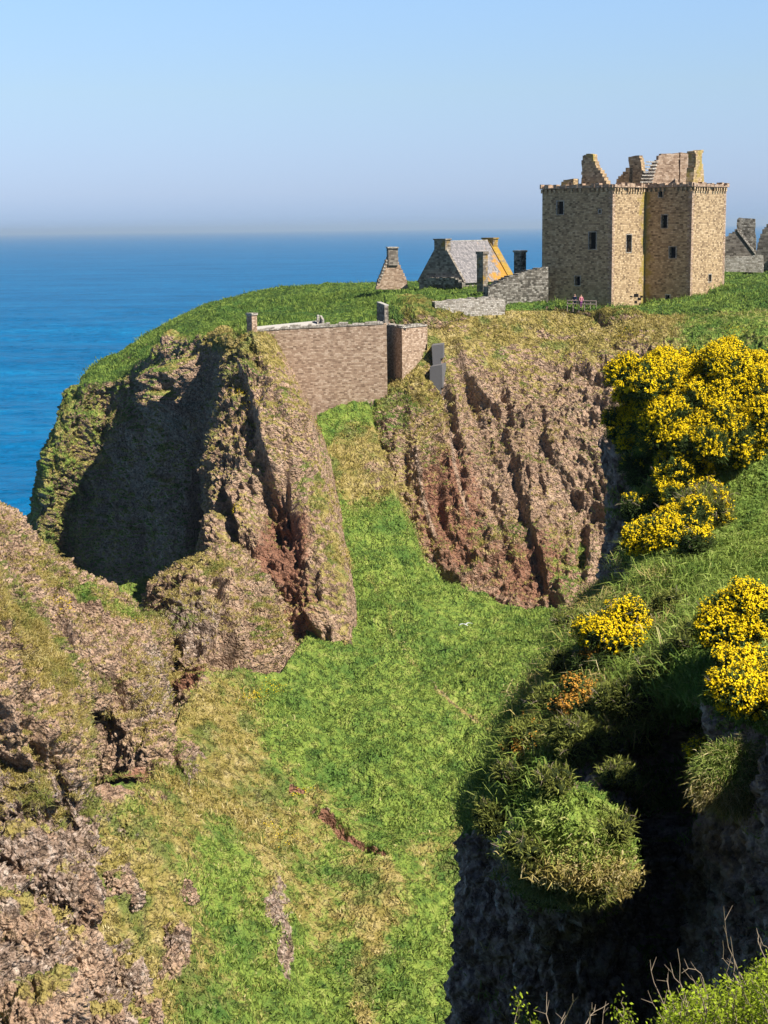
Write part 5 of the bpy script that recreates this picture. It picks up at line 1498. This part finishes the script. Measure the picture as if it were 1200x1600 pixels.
# knobs of bare rock standing out of the left bank
def crags():
    b = bmesh.new(); bmesh.ops.create_icosphere(b, subdivisions=6, radius=1.0)
    V0 = np.array([v.co[:] for v in b.verts]); F0 = np.array([[v.index for v in f.verts] for f in b.faces]); b.free()
    for k, (x, y, a, c) in enumerate(((35, 1345, 62, 66), (115, 1405, 48, 62), (25, 1460, 66, 62), (120, 1510, 56, 60), (207, 1540, 32, 46), (55, 1580, 90, 50), (272, 1478, 22, 36), (192, 1392, 24, 36), (160, 1598, 46, 26), (238, 1586, 20, 30), (288, 1398, 13, 20))):
        Y = hit(x, y, ('ground',), 7) or 80; ctr = P(x, y, Y+1.2); mp = Y/F
        tilt = np.array(Matrix.Rotation(math.radians(-24 + 9*math.sin(k*2.3)), 3, 'Y'))
        q = V0*np.array([a*mp*1.0, a*mp*.9 + .4, c*mp*1.05])
        G = q @ tilt.T + ctr
        n = unit((V0/np.array([a*mp, a*mp*.9+.4, c*mp])) @ tilt.T)
        d = rockdisp(G*1.7, n, 1.0, None, 500, big=.45)/1.7*1.15
        G = G + n*d[:, None]
        Z = np.zeros((len(G), 4)); Z[:, 0] = -0.15 + 0.75*sst(.55, .95, n[:, 2]) + .2*fbm(G*.6, 3, 9); Z[:, 1] = .85; Z[:, 2] = .10 + .25*fbm(G*.4, 3, 12); Z[:, 3] = .5
        raw_mesh('rock_outcrop', G, F0, TER, smooth=True, zone=Z)['kind'] = 'structure'
crags()

# bare brown shoots and a leafy bush at the photographer's feet
def near_bush(name, label, stems, leafy, seed, leafn=26):
    """stems: (base px, base py, tip px, tip py, distance); leafy: share of each stem that carries leaves"""
    global rng
    rng = np.random.default_rng(seed)
    base = P(stems[0][0], 1690, stems[0][4]); root = empty(name, base)
    Pp, Rr, LV = [], [], []
    for (x0, y0, x1, y1, Y) in stems:
        a = P(x0, y0, Y); b = P(x1, y1, Y + rng.uniform(-.5, .5)); k = 9
        t = np.linspace(0, 1, k)[:, None]; sag = rng.normal(size=3)*.05
        pts = a*(1-t)+b*t + np.sin(t*math.pi)*sag + rng.normal(size=(k, 3))*.006
        Pp.append(pts); Rr.append(np.linspace(.0065, .0016, k))
        L = np.linalg.norm(b-a)
        for f in range(2):
            i = rng.integers(3, k-1); d = unit((b-a)/L + rng.normal(size=3)*.45); q = np.array([pts[i] + d*s for s in np.linspace(0, L*.16, 4)])
            Pp.append(q); Rr.append(np.linspace(.0028, .0011, 4))
            if leafy > 0: LV += [q[rng.integers(1, 4)] + rng.normal(size=3)*.02 for _ in range(16)]
        for _ in range(int(2.4*leafn*(leafy > 0))):
            s = rng.uniform(1-leafy, 1.0)*(k-1); i = int(min(s, k-2)); LV.append(pts[i]*(1-(s-i))+pts[i+1]*(s-i) + rng.normal(size=3)*.032)
    if leafy > 0:
        V, Fq = tubes(Pp, Rr, 4); raw_mesh('branches', V-base, Fq, M_TWIG, root)['kind'] = 'stuff'
    else:
        for k in range(len(stems)):
            V, Fq = tubes(Pp[k*3:k*3+3], Rr[k*3:k*3+3], 4); raw_mesh('twig', V-base, Fq, M_TWIG, root)
    if LV:
        c = np.array(LV); V, Fq = diamonds(c, rng.uniform(.008, .017, len(c)), 1.0)
        raw_mesh('leaves', V-base, Fq, M_LEAF, root, attrs={'var': np.repeat(rng.random(len(c)), 4)})
    return tag(root, label, 'shrub')
r = random.Random(5); st = []
topy = lambda x: np.interp(x, [1010, 1040, 1070, 1100, 1130, 1165, 1200, 1260], [1598, 1572, 1545, 1540, 1535, 1505, 1490, 1480])
for k in range(330):
    x = r.uniform(1020, 1270); y = r.uniform(topy(x), topy(x)+110)
    st.append((x + r.uniform(-10, 40), y + 110, x, y, r.uniform(8.3, 10.6)))
near_bush('leafy_shrub', 'bright yellow green leafy shrub in the bottom right corner', st, .8, 3)
near_bush('leafy_shrub', 'single leafy sprig rising at the bottom edge left of the leafy shrub', [(995, 1690, 972, 1556, 9.2), (990, 1690, 984, 1580, 9.0), (992, 1690, 966, 1575, 9.1)], .75, 4, 16)
near_bush('leafy_shrub', 'tiny green sprig with a bare twig at the bottom edge', [(826, 1690, 826, 1592, 9.2), (828, 1690, 820, 1560, 9.2)], .12, 6, 8)
near_bush('bare_shoots', 'thin bare brown twigs rising in front of the dark cliff', [(1110, 1640, 1062, 1482, 9.0), (1090, 1640, 1016, 1500, 9.1), (1065, 1620, 1012, 1546, 9.0), (1085, 1620, 1044, 1512, 9.2), (1092, 1630, 1050, 1515, 9.3),
    (1100, 1600, 1066, 1515, 9.0), (1180, 1560, 1130, 1415, 9.4), (1165, 1560, 1140, 1465, 9.3), (1160, 1540, 1131, 1468, 9.1), (1215, 1550, 1182, 1448, 9.2), (1215, 1560, 1188, 1470, 9.2), (1100, 1575, 1068, 1514, 9.0), (1140, 1600, 1092, 1525, 9.0)], 0, 8)
near_bush('bare_shoots', 'few bare twigs along the bottom edge left of the leafy sprig', [(850, 1690, 853, 1550, 9.0), (875, 1690, 896, 1552, 9.0), (915, 1640, 952, 1570, 9.1), (1000, 1650, 950, 1572, 9.1), (915, 1640, 930, 1580, 9.1), (850, 1650, 882, 1580, 9.2)], 0, 9)

# small yellow wild flowers on the slopes, too many to count
def wild_flowers():
    global rng
    rng = np.random.default_rng(77)
    spots = [('ground', 395, 1088, 20, 7, 120), ('ground', 425, 1078, 16, 10, 60), ('ground', 470, 1238, 14, 7, 60), ('ground', 443, 1312, 16, 9, 120), ('ground', 420, 1290, 10, 5, 40), ('ground', 250, 1120, 10, 5, 20),
             ('rock_outcrop.001', 60, 1010, 14, 10, 80), ('rock_outcrop.001', 100, 945, 12, 10, 60), ('rock_outcrop.001', 215, 975, 14, 5, 60), ('headland_cliff', 375, 612, 10, 6, 90), ('headland_cliff', 372, 798, 9, 6, 50),
             ('headland_cliff', 395, 630, 16, 10, 40), ('cliff', 980, 525, 14, 8, 50), ('cliff', 1150, 520, 10, 5, 40), ('cliff', 920, 560, 40, 12, 40)]
    cs = []
    for key, x, y, a, b, n in spots:
        G = SHEETS[key][0]; X, Y_ = proj(G)
        m = np.where((np.abs(X-x) < 60) & (np.abs(Y_-y) < 40))
        if not len(m[0]): continue
        X, Y_, G = X[m], Y_[m], G[m]; Nn = SHEETS[key][1][m]
        w = np.exp(-((X-x)/a)**2-((Y_-y)/b)**2); w /= w.sum()
        i = rng.choice(len(w), n*3, p=w); cs.append(G[i] + Nn[i]*rng.uniform(.1, .35, (n*3, 1)) + rng.normal(size=(n*3, 3))*.10)
    c = np.concatenate(cs); V, Fq = diamonds(c, rng.uniform(.04, .08, len(c)), 1.0)
    tag(raw_mesh('wild_flowers', V, Fq, M_FLO, attrs={'var': np.repeat(rng.random(len(c)), 4)}), 'small yellow wild flowers dotted over the slopes and rocks', 'flowers', kind='stuff')
wild_flowers()

# ================================================================== SEA AIR
def haze():
    m = bpy.data.materials.new('sea_haze'); m.use_nodes = True; t = m.node_tree
    t.nodes.remove(t.nodes['Principled BSDF'])
    v = t.nodes.new('ShaderNodeVolumePrincipled'); v.inputs['Density'].default_value = 6.5e-5
    v.inputs['Color'].default_value = (0.62, 0.80, 1.0, 1); v.inputs['Anisotropy'].default_value = 0.2
    t.links.new(v.outputs[0], t.nodes['Material Output'].inputs['Volume'])
    b = MB(); b.box((-23000, -400, -41), (46000, 0, 0), (0, 46000, 0), (0, 0, 41+125)); o = b.build('haze', m)
    o['kind'] = 'stuff'; o['label'] = 'thin sea air that pales the far water'; o['category'] = 'haze'
haze()
